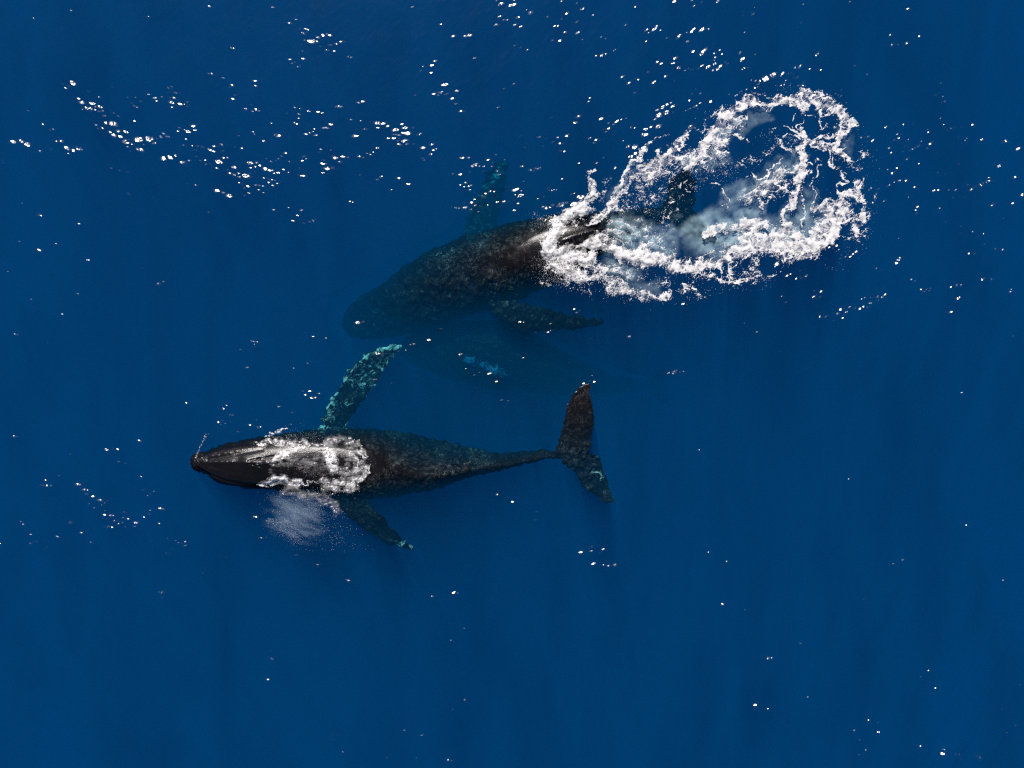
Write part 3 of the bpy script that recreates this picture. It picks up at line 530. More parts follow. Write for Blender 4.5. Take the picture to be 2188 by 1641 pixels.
# dense runs of glitter: points, half width px, how many, size
runs = [([(170,212),(180,222),(190,232)], 4, 16, 1.6), ([(195,219),(208,228),(218,236)], 3, 13, 1.7), ([(185,232),(205,236),(218,238)], 3, 8, 1.2),
 ([(226,260),(234,270),(244,268)], 5, 20, 1.9), ([(236,284),(252,290),(268,300),(276,312)], 4, 26, 1.6), ([(252,282),(262,280),(272,286)], 3.5, 16, 2.0),
 ([(285,304),(305,298),(322,300)], 7, 46, 1.9), ([(325,306),(338,296),(348,290),(358,292)], 5, 28, 1.7), ([(294,322),(305,320)], 2.5, 8, 1.4),
 ([(26,304),(38,306),(46,302)], 3.5, 11, 1.6), ([(52,311),(68,312)], 2.5, 6, 1.5), ([(122,303),(138,303)], 3, 10, 1.5), ([(142,314),(155,320),(172,321)], 4, 20, 1.7),
 ([(144,190),(155,181),(163,176)], 3.5, 13, 1.7), ([(405,281),(415,276),(422,270)], 4, 16, 1.7), ([(350,340),(362,338),(375,334)], 3.5, 18, 1.5), ([(385,349),(395,347),(405,343)], 2, 8, 1.3),
 ([(465,347),(475,347)], 4, 10, 1.7), ([(478,335),(490,338)], 3, 9, 1.4), ([(498,358),(508,356)], 3, 6, 1.7), ([(510,372),(522,374),(530,378)], 6, 22, 1.8), ([(492,370),(505,374)], 2.5, 8, 1.1),
 ([(532,350),(545,352),(558,356),(572,360)], 6.5, 44, 1.8), ([(575,363),(585,368)], 3, 7, 1.5), ([(566,380),(578,387),(588,388)], 4, 11, 1.2), ([(462,408),(472,410),(480,411)], 3, 10, 1.5), ([(486,419),(494,420)], 2, 5, 1.5),
 ([(668,90),(680,82)], 2.5, 7, 1.6), ([(683,78),(693,76)], 3.5, 10, 1.7), ([(690,353),(700,356)], 5, 12, 1.5), ([(708,335),(724,338),(728,345)], 4, 13, 1.8), ([(708,360),(716,358)], 3, 7, 1.6),
 ([(805,268),(815,272)], 4, 10, 1.5), ([(820,265),(830,270)], 3, 8, 1.4), ([(838,278),(846,286),(852,290)], 6, 26, 1.8), ([(855,270),(868,275)], 5, 20, 1.6), ([(840,296),(852,298)], 3.5, 11, 1.4), ([(855,308),(862,302),(868,310)], 4, 13, 1.6), ([(867,290),(869,286)], 2.5, 6, 1.8),
 ([(1405,235),(1418,228),(1432,222),(1440,228)], 5, 26, 1.9), ([(1398,252),(1412,246),(1425,240)], 3, 12, 1.6), ([(1382,276),(1395,272),(1405,268)], 5, 20, 1.6), ([(1374,287),(1380,288)], 3, 5, 1.4),
 ([(1340,312),(1352,314),(1365,320),(1374,318)], 6, 26, 1.9), ([(1345,334),(1356,332)], 4, 10, 1.5), ([(1615,176),(1635,170),(1655,162)], 5, 34, 1.9), ([(1466,278),(1480,272)], 3, 10, 1.5),
 ([(1164,443),(1180,440),(1192,442)], 5, 22, 1.5), ([(1200,438),(1215,434),(1232,430),(1240,425)], 5, 22, 1.8), ([(1165,470),(1180,472)], 3, 9, 1.3)]
for pts, hw, n, sz in runs:
    c = poly_seg(pts, 60)
    got = []
    for _ in range(n*6):
        q = c[random.randrange(60)]; g = (q[0]+random.gauss(0, hw*0.35), q[1]+random.gauss(0, hw*0.4), sz*random.uniform(0.8, 2.3))
        if all(math.hypot(g[0]-o_[0], (g[1]-o_[1])*1.3) > 2.3*(g[2]+o_[2]) for o_ in got): got.append(g)
    glints += got
for _ in range(240):   # stray small sparkle, more where the big ones are
    g = random.choice(glints[:1400])
    glints.append((g[0]+random.gauss(0, 16), g[1]+random.gauss(0, 8), random.uniform(0.25, 0.6)))

# base wind ripples: low slopes
h0 = 0.005*fft_noise(shape, 40, 200, 0.5, 1, (1, 1.6), 0.5) + 0.0012*fft_noise(shape, 9, 34, 0.4, 2, (1, 1.8), 0.6) + 0.0002*fft_noise(shape, 3, 9, 0, 3)
hw_ = np.zeros(shape); den = np.full(shape, 1e-6); env = np.zeros(shape)
for (gx_, gy_, sz) in glints:
    ci = (gx_+MX)/G; cj = (gy_+MY)/G
    s = (1.55 + 2.1*sz)/G             # wavelet radius in cells
    r = int(3*s)+2; i0, i1 = max(0, int(ci)-r), min(shape[1], int(ci)+r+1); j0, j1 = max(0, int(cj)-r), min(shape[0], int(cj)+r+1)
    if i1-i0 < 3 or j1-j0 < 3: continue
    p = Vector(((gx_-1094)*S, (820.5-gy_)*S, 0)); v = (Vector((0, 0, H))-p).normalized(); hv = (v+sun_dir).normalized()
    tx, ty = -hv.x/hv.z, -hv.y/hv.z         # surface gradient that mirrors the sun
    a_ = random.uniform(-0.6, 0.6); ex = random.uniform(1.0, 1.5)
    X = (np.arange(i0, i1)[None, :]-ci); Y = (np.arange(j0, j1)[:, None]-cj)
    xr = X*math.cos(a_)+Y*math.sin(a_); yr = -X*math.sin(a_)+Y*math.cos(a_)
    q = ((xr/ex)**2+yr**2)/(s*s); e = np.exp(-q*q*0.8)
    cell = G*S
    k3 = e**9+1e-14; fj = random.uniform(0.93, 1.07); hw_[j0:j1, i0:i1] += (tx*X*cell - ty*Y*cell)*e*k3*fj; den[j0:j1, i0:i1] += k3
    env[j0:j1, i0:i1] = np.maximum(env[j0:j1, i0:i1], e)
fleck = 0.00105*fft_noise(shape, 3.3, 6.5, 0.0, 5) + 0.0020*fft_noise(shape, 8, 14, 0.0, 6)
hgt = h0*(1-0.8*env) + hw_/den + fleck*(0.10+0.90*smooth(env, 0.05, 0.5))
# mirror skin left out over the whales, deep parts too, with a faded rim
near = np.zeros(shape)
for co in (co1, co2, co3):
    i = np.clip(((co[:, 0]/S+1094+MX)/G).astype(int), 0, shape[1]-1); j = np.clip(((820.5-co[:, 1]/S+MY)/G).astype(int), 0, shape[0]-1)
    near[j, i] = 1
near = np.clip(blur(near, 5)*2.2, 0, 1)
gloss = np.clip(0.45*(1-smooth(near, 0.02, 0.5)) + smooth(env, 0.12, 0.4), 0, 1)
edge = np.minimum.reduce([smooth(GX, -MX, -MX+30), 1-smooth(GX, 2188+MX-30, 2188+MX), smooth(GY, -MY, -MY+30), 1-smooth(GY, 1641+MY-30, 1641+MY)])
hgt *= edge
ny, nx = shape
idx = np.arange(nx*ny).reshape(ny, nx)
quad = np.stack([idx[1:, :-1], idx[1:, 1:], idx[:-1, 1:], idx[:-1, :-1]], -1).reshape(-1, 4)
keep = gloss.ravel()[quad].max(1) > 0.02
V = np.stack([WX.ravel(), WY.ravel(), (0.035+hgt).ravel()], 1)
# outer sheet to the horizon
x0, x1, y0, y1 = WX.min(), WX.max(), WY.min(), WY.max(); B = 1500
n0 = len(V)
V = np.vstack([V, [(x0, y0, .035), (x1, y0, .035), (x1, y1, .035), (x0, y1, .035), (-B, -B, .035), (B, -B, .035), (B, B, .035), (-B, B, .035)]])
quad = np.vstack([quad[keep], [(n0+4, n0+5, n0+1, n0), (n0+5, n0+6, n0+2, n0+1), (n0+6, n0+7, n0+3, n0+2), (n0+7, n0+4, n0, n0+3)]])
used = np.zeros(len(V), bool); used[quad.ravel()] = True; remap = np.cumsum(used)-1
gl_a = np.concatenate([gloss.ravel(), 0.45*np.ones(8)])
sea = mesh_np('sea_surface', V[used], remap[quad], m_srf, {'gloss': gl_a[used]})
tag(sea, 'rippled blue sea surface with scattered bright sun glints', 'sea', 'structure')

# ------------------------------------------------------------------ foam
def foam_grid(x0, x1, y0, y1, step=1.0):
    x = np.arange(x0, x1+step, step); y = np.arange(y0, y1+step, step)
    return np.meshgrid(x, y)

def emit_foam(name, X, Y, cover, relief, mat, thr, zbase, label, cat='foam', kind='stuff'):
    ny, nx = X.shape; idx = np.arange(nx*ny).reshape(ny, nx)
    q = np.stack([idx[1:, :-1], idx[1:, 1:], idx[:-1, 1:], idx[:-1, :-1]], -1).reshape(-1, 4)
    k = cover.ravel()[q].max(1) > thr; q = q[k]
    z = zbase + relief
    kk = (H-z)/H
    V = np.stack([((X-1094)*S*kk).ravel(), ((820.5-Y)*S*kk).ravel(), z.ravel()], 1)
    used = np.zeros(len(V), bool); used[q.ravel()] = True; rm = np.cumsum(used)-1
    o = mesh_np(name, V[used], rm[q], mat, {'cover': cover.ravel()[used]})
    return tag(o, label, cat, kind)

# wake of the upper whale
X, Y = foam_grid(1140, 1900, 150, 665)
sh = X.shape
wx = 4.5*fft_noise(sh, 30, 90, 1.0, 21) + 1.1*fft_noise(sh, 8, 24, 0.5, 22)
wy = 4.5*fft_noise(sh, 30, 90, 1.0, 23) + 1.1*fft_noise(sh, 8, 24, 0.5, 24)
Xw, Yw = X+wx, Y+wy
D = np.zeros(sh)
st = lambda p, w, d, **k: stroke(D, Xw, Yw, p, w, d, **k)
st([(1268,372),(1264,400),(1262,432),(1240,450),(1208,466),(1184,490),(1175,520),(1176,552),(1196,574),(1228,586),(1262,596)], [6,11,16,20,22,22,20,22,22,20,16], 1.0)
st([(1195,545),(1225,553),(1260,550)], [22,24,18], 1.05)
st([(1200,532),(1240,524),(1285,520),(1339,545),(1412,556),(1486,575)], [14,18,20,24,24,18], 1.05)
st([(1225,480),(1260,470),(1290,452)], 10, .62); st([(1270,520),(1330,500),(1400,505),(1415,540)], [24,30,30,24], .5)
st([(1260,585),(1300,600),(1335,618),(1365,632),(1400,638),(1432,624)], [18,20,18,14,12,6], .72)
st([(1270,575),(1310,575),(1340,590)], 16, .66); st([(1455,612),(1475,620),(1492,634),(1508,632)], [4,8,9,5], .7)
st([(1250,480),(1292,456),(1309,440),(1316,405),(1332,372),(1356,338),(1385,310)], [5,6,8,6,6,6,4], .98)
st([(1305,446),(1338,402),(1372,368),(1402,345),(1432,320),(1460,298),(1476,283)], [8,9,9,9,9,8,3], .92)
st([(1318,420),(1340,385),(1375,345)], 10, .52); st([(1370,312),(1395,302),(1422,292)], 4, .75)
st([(1380,378),(1420,350),(1460,340),(1510,332),(1552,324)], [10,18,22,22,12], .84)
st([(1355,400),(1420,378),(1480,358)], [16,22,18], .50); st([(1480,358),(1540,360),(1600,350)], 20, .42); st([(1320,440),(1380,430),(1430,400)], 22, .44)
st([(1440,420),(1445,450),(1420,470)], 22, .36); st([(1490,400),(1500,380)], 20, .3)
st([(1488,345),(1505,318),(1522,285),(1548,252),(1580,230),(1608,214),(1640,228),(1672,214),(1712,200),(1750,216),(1788,232),(1810,252),(1822,276)], [13,19,23,24,20,15,11,10,15,18,17,13,8], .93)
st([(1515,330),(1540,300),(1560,275),(1592,250)], [16,18,15,10], .78); st([(1585,215),(1598,203),(1618,208),(1632,222)], 5, .9); st([(1560,285),(1590,290),(1598,308)], 4, .85)
st([(1698,216),(1716,234),(1722,240)], [13,13,6], 1.1); st([(1722,240),(1735,252)], 3, .9)
st([(1745,225),(1752,250),(1762,266)], [8,6,3], .9); st([(1752,252),(1790,240)], 6, .7)
st([(1680,264),(1698,280),(1712,284),(1722,296)], [3,6,7,5], 1.0); st([(1712,284),(1711,262),(1718,250)], [5,2.5,1.5], .95)
st([(1700,250),(1697,268)], 1.6, .9); st([(1722,290),(1745,278),(1765,270)], 5, .55)
st([(1806,262),(1795,285),(1787,318),(1796,330),(1834,338)], [6,8,8,6,2], 1.05); st([(1806,270),(1825,278)], [5,3], .9)
st([(1790,290),(1748,296),(1722,304),(1716,330),(1716,356),(1710,384),(1700,412),(1692,440),(1672,462),(1680,488),(1688,506)], [8,8,9,10,13,14,13,10,9,10,11], 1.02)
st([(1785,312),(1762,315),(1740,312),(1722,302)], 5, .95); st([(1788,330),(1762,312)], 3, .9)
st([(1716,300),(1700,290),(1680,292),(1668,304),(1676,316),(1690,314)], 3.2, .95); st([(1700,300),(1690,326)], 3, .85)
st([(1766,318),(1778,346),(1798,368),(1808,384)], [5,4.5,5,6], 1.0); st([(1808,384),(1792,392),(1789,404),(1800,414),(1822,410),(1840,422)], 4.5, 1.0)
st([(1822,390),(1838,402),(1846,430),(1842,462),(1826,488),(1834,512)], [11,12,10,11,12,7], .95); st([(1840,400),(1852,380)], 3, .8)
st([(1745,350),(1750,362),(1742,372)], [5,5,2], .95); st([(1722,338),(1736,352)], 3, .9)
st([(1738,372),(1736,400),(1744,436)], 1.5, .9); st([(1718,395),(1712,418),(1718,440),(1712,480)], [4,5,3,3], .95)
st([(1525,392),(1540,410),(1554,430)], 1.6, .95); st([(1608,366),(1622,382),(1645,364),(1672,342)], [2,4,3,1.5], .9)
st([(1430,402),(1450,396),(1466,404)], 2, .85); st([(1418,458),(1426,480),(1446,492)], 2.4, .9); st([(1455,395),(1470,388)], 3, .7)
st([(1742,452),(1775,436),(1808,420),(1838,424)], [10,15,15,10], .92); st([(1758,478),(1800,452),(1836,462)], [20,24,13], .92)
st([(1500,500),(1550,488),(1610,484),(1660,500),(1712,506),(1760,498),(1800,470)], [10,15,20,24,24,24,18], 1.02)
st([(1548,556),(1596,532),(1648,520),(1700,532),(1752,528),(1790,505)], [12,22,26,24,20,12], .98)
st([(1470,580),(1512,566),(1556,552),(1596,520)], [9,10,12,14], 1.08)
st([(1500,560),(1520,540),(1560,520),(1600,510)], 18, .58); st([(1495,588),(1530,598),(1570,606),(1592,600)], [8,13,11,7], .8)
st([(1588,575),(1600,590),(1612,600)], 12, .72); st([(1612,560),(1625,582),(1615,592)], 12, .7); st([(1627,591),(1648,588),(1670,578)], [5,6,4], .9)
st([(1650,545),(1690,556),(1736,546),(1756,540)], [10,12,11,6], .82); st([(1800,495),(1825,515),(1838,512)], 10, .55); st([(1560,600),(1570,560)], 14, .6)
st([(1552,442),(1590,424),(1628,402),(1665,376),(1702,352)], [9,14,17,17,10], .86); st([(1640,420),(1680,395)], 18, .62)
st([(1565,432),(1610,428),(1640,438)], [6,9,5], .8); st([(1750,300),(1790,262),(1815,270)], 9, .5)
st([(1400,570),(1440,560)], 10, .8); st([(1620,340),(1650,310),(1700,305)], 13, .36); st([(1640,300),(1650,280)], 8, .3)
st([(1780,340),(1830,345),(1850,330)], 11, .5); st([(1800,355),(1835,360)], 9, .4); st([(1860,420),(1850,460),(1845,510)], 12, .34)
st([(1180,480),(1160,465),(1150,452)], 8, .4); st([(1165,600),(1210,606),(1250,616)], 9, .42); st([(1260,620),(1262,640)], 7, .3); st([(1440,600),(1400,600),(1360,585)], 16, .36)
st([(1530,590),(1500,600),(1470,598)], 14, .4); st([(1300,380),(1290,410),(1280,440)], 8, .35); st([(1470,290),(1500,270),(1530,240)], 2.2, .75)
st([(1345,430),(1390,395),(1440,372)], [16,20,16], .34); st([(1300,470),(1350,478),(1400,498),(1425,530)], [16,22,26,20], .46)
st([(1555,345),(1590,362),(1600,372)], 8, .4); st([(1496,300),(1480,322),(1462,332)], 5, .6); st([(1655,216),(1640,206),(1622,200)], 3, .6)
st([(1640,302),(1660,322),(1650,340)], 6, .34); st([(1815,300),(1806,322)], 6, .45); st([(1690,505),(1640,505),(1590,512)], 12, 1.0)
for (a, b) in (((1245,445),(1262,372)), ((1500,583),(1512,604)), ((1530,560),(1522,588)), ((1545,560),(1541,592)), ((1560,565),(1564,596)), ((1668,545),(1650,575)), ((1676,548),(1664,572)), ((1700,500),(1702,530))):
    st([a, b], 2.2, .95)
for (hx, hy, hr, hp) in ((1773,402,9,10),(1828,448,10,14),(1727,494,7,12),(1731,462,9,9),(1635,494,8,7),(1660,490,6,6),(1791,455,4,8),(1755,503,3,4),(1570,452,26,10),(1560,506,16,7),(1520,512,10,5),(1800,490,8,5),(1808,428,3,6),(1700,545,3,3)):
    st([(hx-1, hy-hp*0.4), (hx+1, hy+hp*0.4)], hr*0.9, 1.0, mode='cut', soft=0.5)
st([(1206,513),(1232,506),(1264,494)], [7,8,5], 1.0, mode='cut', soft=.6); st([(1215,530),(1240,527)], 7, .55, mode='cut')

# lace: cell walls at three sizes, drawn out along the flow
ux = 9*fft_noise(sh, 30, 120, 1.0, 91) + 3.5*fft_noise(sh, 10, 30, 0.5, 92); uy = 9*fft_noise(sh, 30, 120, 1.0, 93) + 3.5*fft_noise(sh, 10, 30, 0.5, 94)
Xl, Yl = X*0.9+Y*0.25+ux, (Y-X*0.25)*1.25+uy
def walls(c, seed, w, Xa, Ya):
    a, b = worley(Xa, Ya, c, seed); return 1 - smooth(b-a, 0.0, w)
nzA = fft_noise(sh, 14, 60, 0.8, 41); nzB = fft_noise(sh, 3.5, 12, 0.4, 42); nzC = fft_noise(sh, 2.1, 4.5, 0.0, 43); nzD = fft_noise(sh, 30, 110, 0.6, 44)
wA = walls(31, 31, 0.22+0.08*nzA.clip(-1, 1), Xl, Yl); wB = walls(15, 32, 0.30+0.08*nzB.clip(-1, 1), Xl, Yl); wC = walls(7.5, 33, 0.42, X+ux*.4, Y+uy*.4)
lace = np.maximum(wA, np.maximum(0.78*wB, 0.55*wC))
Dc = np.clip(D, 0, 1.05); pres = smooth(Dc, 0.02, 0.25)
dn = Dc + 0.09*nzD*pres + 0.10*nzA*pres + 0.04*nzB
holes = smooth(nzA*0.6+nzB*0.8, 0.9, 1.7)
fill = smooth(dn+0.16*lace, 0.84, 1.10)*(1-0.75*holes*(1-smooth(dn, 1.0, 1.2)))          # thick foam: nearly closed
mid = lace * smooth(dn, 0.25, 0.75)                 # thinner foam: lace of cells
film = 0.20 + 0.34*smooth(blur(Dc, 5), 0.45, 0.98)*(0.9+0.40*nzA+0.12*nzB)      # milky film between
cover = np.maximum(fill*(0.84+0.10*nzB+0.04*nzC-0.12*nzA+0.16*lace), mid*(0.95+0.12*nzB))
cover = np.maximum(cover, np.where(Dc > 0.12, film, 0))
cover = np.maximum(cover, pres*smooth(nzC*0.5+nzB*0.8, 2.15-1.3*dn, 2.6-1.3*dn)*0.85)   # loose specks
# curling strands: bands around the level lines of drawn-out noise, wide where the foam is thick and hair-thin where it is sparse
nzM = fft_noise(sh, 11, 34, 0.6, 83)
def strands(D_, dn_, seeds, sc=1.0, ang=-0.3):
    wD = np.interp(dn_, [0.04, 0.15, 0.35, 0.60, 0.85, 1.0, 1.15], [-0.06, 0.04, 0.10, 0.24, 0.50, 0.84, 1.8])
    n1 = fft_noise(D_.shape, 26*sc, 80*sc, 0.6, seeds, (1.7, 1), ang); n2 = fft_noise(D_.shape, 12*sc, 32*sc, 0.4, seeds+1, (1.6, 1), ang); n3 = fft_noise(D_.shape, 5.5*sc, 14*sc, 0.3, seeds+2, (1.4, 1), ang)
    return np.maximum(smooth(wD*0.9-abs(n1+0.15*n3), -0.02, 0.12), np.maximum(smooth(wD*0.75-abs(n2), -0.02, 0.14), 0.85*smooth(wD*0.62-abs(n3), -0.02, 0.18)))
strd = strands(Dc, dn, 131)
old = strd*(0.84+0.10*nzM+0.05*nzB); old = np.maximum(old, np.where(Dc > 0.12, 0.19+0.24*smooth(blur(Dc, 6), 0.5, 1.0)*(1+0.5*nzM), 0))
Wt = smooth(X+14*nzD, 1330, 1480)
fresh = np.maximum(cover*(0.80+0.20*strd), old*0.9); cover = fresh*(1-Wt) + old*Wt
cover = np.maximum(cover, pres*smooth(nzC*0.5+nzB*0.8, 2.5-1.3*dn, 2.9-1.3*dn)*0.7)
cover = np.clip(cover*smooth(D, 0.03, 0.2), 0, 1.3)
relief = 0.002*np.clip(cover, 0, 1) + 0.0008*nzB*smooth(cover, .3, .8) + 0.011*nzA
relief = relief + 0.06*smooth(blur(np.clip(D, 0, 1.1), 5), 0.7, 1.05)*(1-Wt)

def top_z(bvhs, X, Y, mask, floor):
    """height of the highest whale skin under each grid point (vertical ray)"""
    z = np.full(X.shape, floor, float)
    for j, i in zip(*np.nonzero(mask)):
        x, y = (X[j, i]-1094)*S, (820.5-Y[j, i])*S
        for b in bvhs:
            r = b.ray_cast(Vector((x, y, 5)), Vector((0, 0, -1)))
            if r[0] is not None and r[0].z > z[j, i]: z[j, i] = r[0].z
    return z
fd = seg_d(X, Y, [(1207, 513), (1232, 506), (1262, 495)]); cover = cover*smooth(fd, 3.0, 6.5)*(0.35+0.65*smooth(fd, 10, 17+3*nzB))
xm = (X < 1345) & (cover > 0.1)
zt = top_z([bvh2], X, Y, xm, 0.0)
zb = 0.05 + np.maximum(zt, 0)
emit_foam('wake_foam', X, Y, cover, relief, M_foam, 0.16, zb, 'white foam wake in a ragged loop behind the upper whale, lacy with holes')

# clouds of fine bubbles hanging under the wake
D = np.zeros(sh); Xw, Yw = X+wx*1.2, Y+wy*1.2
for p, w, d in (([(1300,480),(1350,500),(1410,520)], 34, .8), ([(1440,500),(1500,482),(1570,462),(1615,455)], [20,24,26,20], .8), ([(1560,425),(1610,405),(1660,370),(1700,340)], 20, .62),
                ([(1680,462),(1722,458)], 22, .62), ([(1520,312),(1555,282),(1600,255)], 18, .5), ([(1620,250),(1640,246)], 12, .3), ([(1200,520),(1260,560),(1330,570)], 36, .8),
                ([(1500,520),(1620,500),(1740,490)], 34, .8), ([(1800,280),(1812,310)], 14, .45), ([(1300,430),(1330,390),(1360,350)], 12, .4), ([(1480,345),(1530,330)], 24, .6),
                ([(1300,600),(1400,620)], 20, .3), ([(1730,410),(1740,440),(1770,450)], 12, .35)):
    stroke(D, Xw, Yw, p, w, d, soft=1.3)
cov = np.clip(D*(0.72+0.12*nzA+0.16*nzD+0.10*fft_noise(sh, 16, 60, 0.7, 301, (2.2, 1), -0.35)), 0, 1)
cov = cov*smooth(X, 1275, 1330)
zc = np.full(sh, -0.13) + 0.01*nzD
emit_foam('bubble_cloud', X[::2, ::2], Y[::2, ::2], cov[::2, ::2], 0*cov[::2, ::2], M_bub, 0.03, zc[::2, ::2],
          'pale milky cloud of bubbles drifting just under the foam wake', 'bubbles')

# foam, running water and painted-in sheen on the lower whale
X, Y = foam_grid(540, 815, 905, 1110, 0.8); sh = X.shape
wx = 2.8*fft_noise(sh, 14, 55, 1, 51)+1.0*fft_noise(sh, 5, 14, .5, 52); wy = 2.8*fft_noise(sh, 14, 55, 1, 53)+1.0*fft_noise(sh, 5, 14, .5, 54)
Xw, Yw = X+wx, Y+wy; D = np.zeros(sh)
st = lambda p, w, d, **k: stroke(D, Xw, Yw, p, w, d, **k)
st([(542,948),(575,944),(610,948),(650,950),(690,953)], [3,7,8,7,6], .72); st([(585,980),(605,972),(632,960)], [7,10,7], .86); st([(566,930),(590,926),(614,914)], [2,4,3], .85)  # last stroke paints in the sheen along the upper edge
st([(548,1036),(572,1032),(598,1022),(624,1030),(652,1034)], [3,7,10,9,4], 1.02); st([(652,1034),(692,1028),(724,1030)], [3,2.5,6], .85)
st([(702,962),(708,984),(713,1000)], [12,14,8], 1.08); st([(690,950),(715,938),(745,936),(772,954),(786,976)], [6,9,5,3,2], .55)
st([(722,962),(745,985),(735,1015),(755,1020)], [6,4,8,6], .46); st([(740,945),(748,970),(768,985),(762,1005)], [3,3,3,6], .70)
st([(790,990),(782,1012),(768,1026),(748,1034),(724,1030)], [2,5,8,9,8], .74); st([(724,1008),(750,1012),(772,1000)], [7,9,6], .62); st([(765,960),(782,975)], 5, .7)
st([(690,1040),(712,1042),(735,1048),(765,1044)], 6, .66); st([(745,950),(760,975),(770,1000)], 16, .40); st([(590,985),(650,985),(700,990)], 22, .30); st([(640,1002),(700,1012)], 16, .24); st([(600,936),(650,930),(700,932)], 9, .20)
st([(548,985),(568,988),(590,992)], 4, .5); st([(575,1005),(590,1018)], 5, .4)
st([(600,1050),(650,1058),(700,1066),(720,1085)], [10,14,16,10], .36); st([(712,1078),(722,1098)], 12, .34)
ux = 5*fft_noise(sh, 24, 90, 1.0, 95); uy = 5*fft_noise(sh, 24, 90, 1.0, 96)
nzA = fft_noise(sh, 12, 50, 0.8, 71); nzB = fft_noise(sh, 4.0, 13, 0.4, 72); nzC = fft_noise(sh, 2.4, 5.2, 0.0, 73)
wB = walls(14, 62, 0.32, X+ux, Y+uy); wC = walls(7, 63, 0.42, X+ux*.5, Y+uy*.5); lace = np.maximum(wB, 0.7*wC)
Dc = np.clip(D, 0, 1.05); pres = smooth(Dc, 0.02, 0.25); dn = Dc + 0.10*nzA*pres + 0.05*nzB
strd = strands(Dc, dn, 151, 0.62, -0.1); fill = strd; mid = strd*0.95
nzS = fft_noise(sh, 6, 40, 0.5, 77, (4.0, 1), -0.05)
film = 0.20 + 0.46*smooth(blur(Dc, 5), 0.04, 0.9)*(0.75+0.22*nzA+0.30*nzS)  # pale film, also painting in the sheen of the running water
cover = np.maximum(fill*(0.84+0.12*nzB+0.03*nzC-0.12*nzA), mid*(0.92+0.15*nzB))
thin = smooth(blur(Dc, 3), 0.10, 0.30)*(1-smooth(dn, .42, .55)); cover = cover*(1-0.75*thin)
cover = np.maximum(cover, np.where(Dc > 0.01, film+0.03*thin, 0)); cover = np.maximum(cover, pres*smooth(nzC*0.6+nzB*0.6, 1.9-1.35*dn, 2.4-1.35*dn)*0.6)
cover = np.clip(np.where(cover > 0.5, cover*smooth(D, 0.03, 0.2), cover*smooth(D, -0.02, 0.06)), 0, 1.3)
zt = np.maximum(top_z([bvh1], X, Y, cover > 0.08, 0.0), 0)
relief = 0.003*np.clip(cover, 0, 1) + 0.0012*nzB*smooth(cover, .3, .8) + 0.005*nzA + 0.05*smooth(blur(np.clip(D, 0, 1.1), 4), .7, 1.05)
emit_foam('back_foam_and_sheen', X, Y, cover, relief, M_foam, 0.16, zt+0.035, 'churned white foam, running water and painted-in sheen over the back of the surfacing whale')

# breath mist and flying spray: tiny drops
def drops(name, spots, mat, label, cat='spray'):
    base = np.array([(1,1,1),(1,-1,-1),(-1,1,-1),(-1,-1,1)], float); tri = np.array([(0,2,1),(0,1,3),(0,3,2),(1,2,3)])
    r = np.array(spots); n = len(r)
    q = rng.standard_normal((n, 3, 3)); rot = np.linalg.qr(q)[0]
    V = np.einsum('nij,kj->nki', rot, base)*r[:, 3][:, None, None]*0.6 + r[:, None, :3]
    F = (tri[None] + (np.arange(n)*4)[:, None, None]).reshape(-1, 3)
    o = mesh_np(name, V.reshape(-1, 3), F, mat); return tag(o, label, cat, 'stuff')
m_drop, nt, out = new_mat('water_drops')
dd = N(nt, 'ShaderNodeBsdfPrincipled', Roughness=0.3); dd.inputs['Base Color'].default_value = (0.80, 0.80, 0.82, 1); nt.links.new(dd.outputs[0], out.inputs['Surface'])

def scatter(n, pts, w, z0, z1, s0, s1):
    c = poly_seg(pts, 80); ws = np.interp(np.linspace(0, 1, 80), np.linspace(0, 1, len(w)), w); outp = []
    k = rng.integers(0, 80, n); g1 = rng.standard_normal(n); g2 = rng.standard_normal(n)
    z = z0 + (z1-z0)*rng.random(n)**1.5; s = s0 + (s1-s0)*rng.random(n)**2
    for i in range(n):
        p = P(c[k[i]][0]+g1[i]*ws[k[i]], c[k[i]][1]+g2[i]*ws[k[i]]*0.8, z[i]); outp.append((*p, s[i]))
    return outp
sp = []
sp += scatter(600, [(640,1058),(636,1080),(622,1105),(625,1140)], [34,30,24,13], 0.1, 1.1, 0.003, 0.009)
sp += scatter(500, [(572,1112),(600,1118),(640,1110),(690,1080)], [3,8,12,18], 0.1, 0.9, 0.003, 0.010)
sp += scatter(500, [(600,1124),(625,1140),(650,1150)], [10,12,16], 0.1, 0.7, 0.003, 0.009)
sp += scatter(500, [(650,1080),(700,1130),(730,1150)], [26,26,26], 0.1, 0.6, 0.003, 0.011)
drops('breath_mist', sp, m_drop, 'thin pale breath mist drifting beside the head of the surfacing whale', 'mist')
sp = scatter(95, [(419,978),(428,955),(440,930)], [0.9,1.3,1.9], 0.06, 0.5, 0.006, 0.016)
drops('water_jet', sp, m_drop, 'thin thread of water drops flung up from the tip of the whale snout')
sp = scatter(1500, [(1150,470),(1175,490),(1165,540),(1160,580),(1200,600)], [12,8,9,14,10], 0.1, 0.35, 0.004, 0.010)
sp += scatter(700, [(1380,390),(1450,370),(1520,360),(1560,370)], [22,26,26,20], 0.06, 0.3, 0.004, 0.012)
sp += scatter(400, [(1320,430),(1380,450),(1440,460)], [22,26,26], 0.06, 0.3, 0.004, 0.011)
sp += scatter(260, [(1500,250),(1600,210),(1710,190),(1800,240),(1850,330),(1855,430),(1840,520),(1780,570)], [12,9,9,10,14,14,14,14], 0.06, 0.4, 0.005, 0.014)
sp += scatter(300, [(1200,605),(1280,620),(1400,640),(1520,620),(1640,600)], [12]*5, 0.05, 0.3, 0.005, 0.013)
sp += scatter(200, [(1640,290),(1700,320),(1740,400),(1700,460)], [20]*4, 0.05, 0.3, 0.005, 0.014)
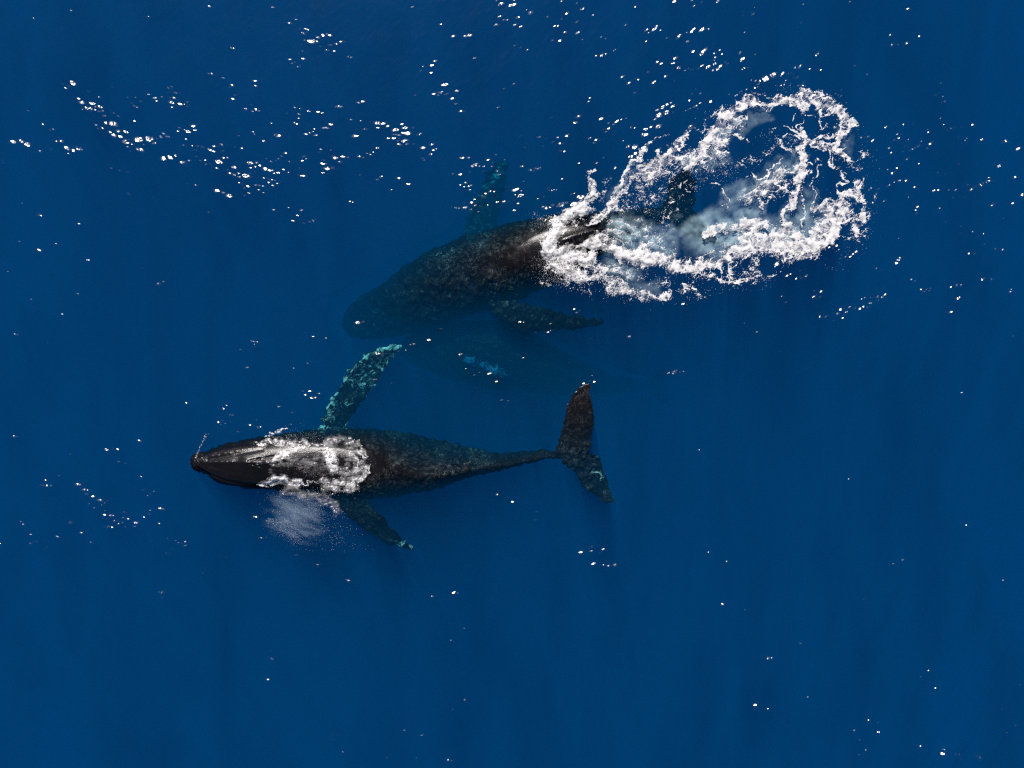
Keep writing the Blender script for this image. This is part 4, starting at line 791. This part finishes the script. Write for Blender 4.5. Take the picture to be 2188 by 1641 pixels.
drops('wake_spray', sp, m_drop, 'scattered white drops of spray thrown up around the foam wake')
sp = scatter(900, [(610,930),(680,940),(760,1000),(700,1055),(620,1055)], [14,14,22,14,12], 0.12, 0.3, 0.003, 0.009)
sp += scatter(300, [(640,965),(690,990),(650,1010)], [18,20,16], 0.18, 0.32, 0.003, 0.007)
drops('back_spray', sp, m_drop, 'fine sparkling drops over the wet back of the surfacing whale')

m_puff, nt, out = new_mat('breath_mist_air'); L = nt.links.new
tcn = N(nt, 'ShaderNodeTexCoord'); vl = N(nt, 'ShaderNodeVectorMath', operation='LENGTH'); L(tcn.outputs['Object'], vl.inputs[0])
mp = N(nt, 'ShaderNodeMapping'); mp.inputs['Scale'].default_value = (1.1, 3.2, 1.2); mp.inputs['Rotation'].default_value = (0, 0, 0.5); L(tcn.outputs['Object'], mp.inputs['Vector'])
nn = N(nt, 'ShaderNodeTexNoise', Scale=1.5, Detail=6.0, Roughness=0.62, Distortion=0.7); L(mp.outputs[0], nn.inputs['Vector'])
fall = mth(nt, 'SUBTRACT', 1.0, vl.outputs['Value'], clamp=True)
dn_ = mth(nt, 'MULTIPLY', mth(nt, 'ADD', mth(nt, 'MULTIPLY', mth(nt, 'SUBTRACT', nn.outputs['Fac'], 0.5), 3.6), mth(nt, 'MULTIPLY', fall, 0.80)), 1.7, clamp=False)
dn_ = mth(nt, 'MULTIPLY', mth(nt, 'MAXIMUM', mth(nt, 'SUBTRACT', dn_, 0.35), 0.0), mth(nt, 'MULTIPLY', fall, 3.0, clamp=True))
pv = N(nt, 'ShaderNodeVolumeScatter'); pv.inputs['Color'].default_value = (0.62, 0.83, 1.0, 1); pv.inputs['Anisotropy'].default_value = 0.0
L(dn_, pv.inputs['Density']); L(pv.outputs[0], out.inputs['Volume'])
def puff(px, py, z, rx, ry, rz, ang, label):
    bm = bmesh.new(); bmesh.ops.create_icosphere(bm, subdivisions=3, radius=1.0); me = bpy.data.meshes.new('mist_puff'); bm.to_mesh(me); bm.free()
    me.materials.append(m_puff); o = bpy.data.objects.new('mist_puff', me); sc.collection.objects.link(o)
    o.location = P(px, py, z); o.scale = (rx, ry, rz); o.rotation_euler = (0, 0, ang); return tag(o, label, 'mist', 'stuff')
puff(632, 1102, 0.50, 1.30, 1.05, 0.42, R(-20), 'soft translucent puff of breath mist below the head of the surfacing whale')
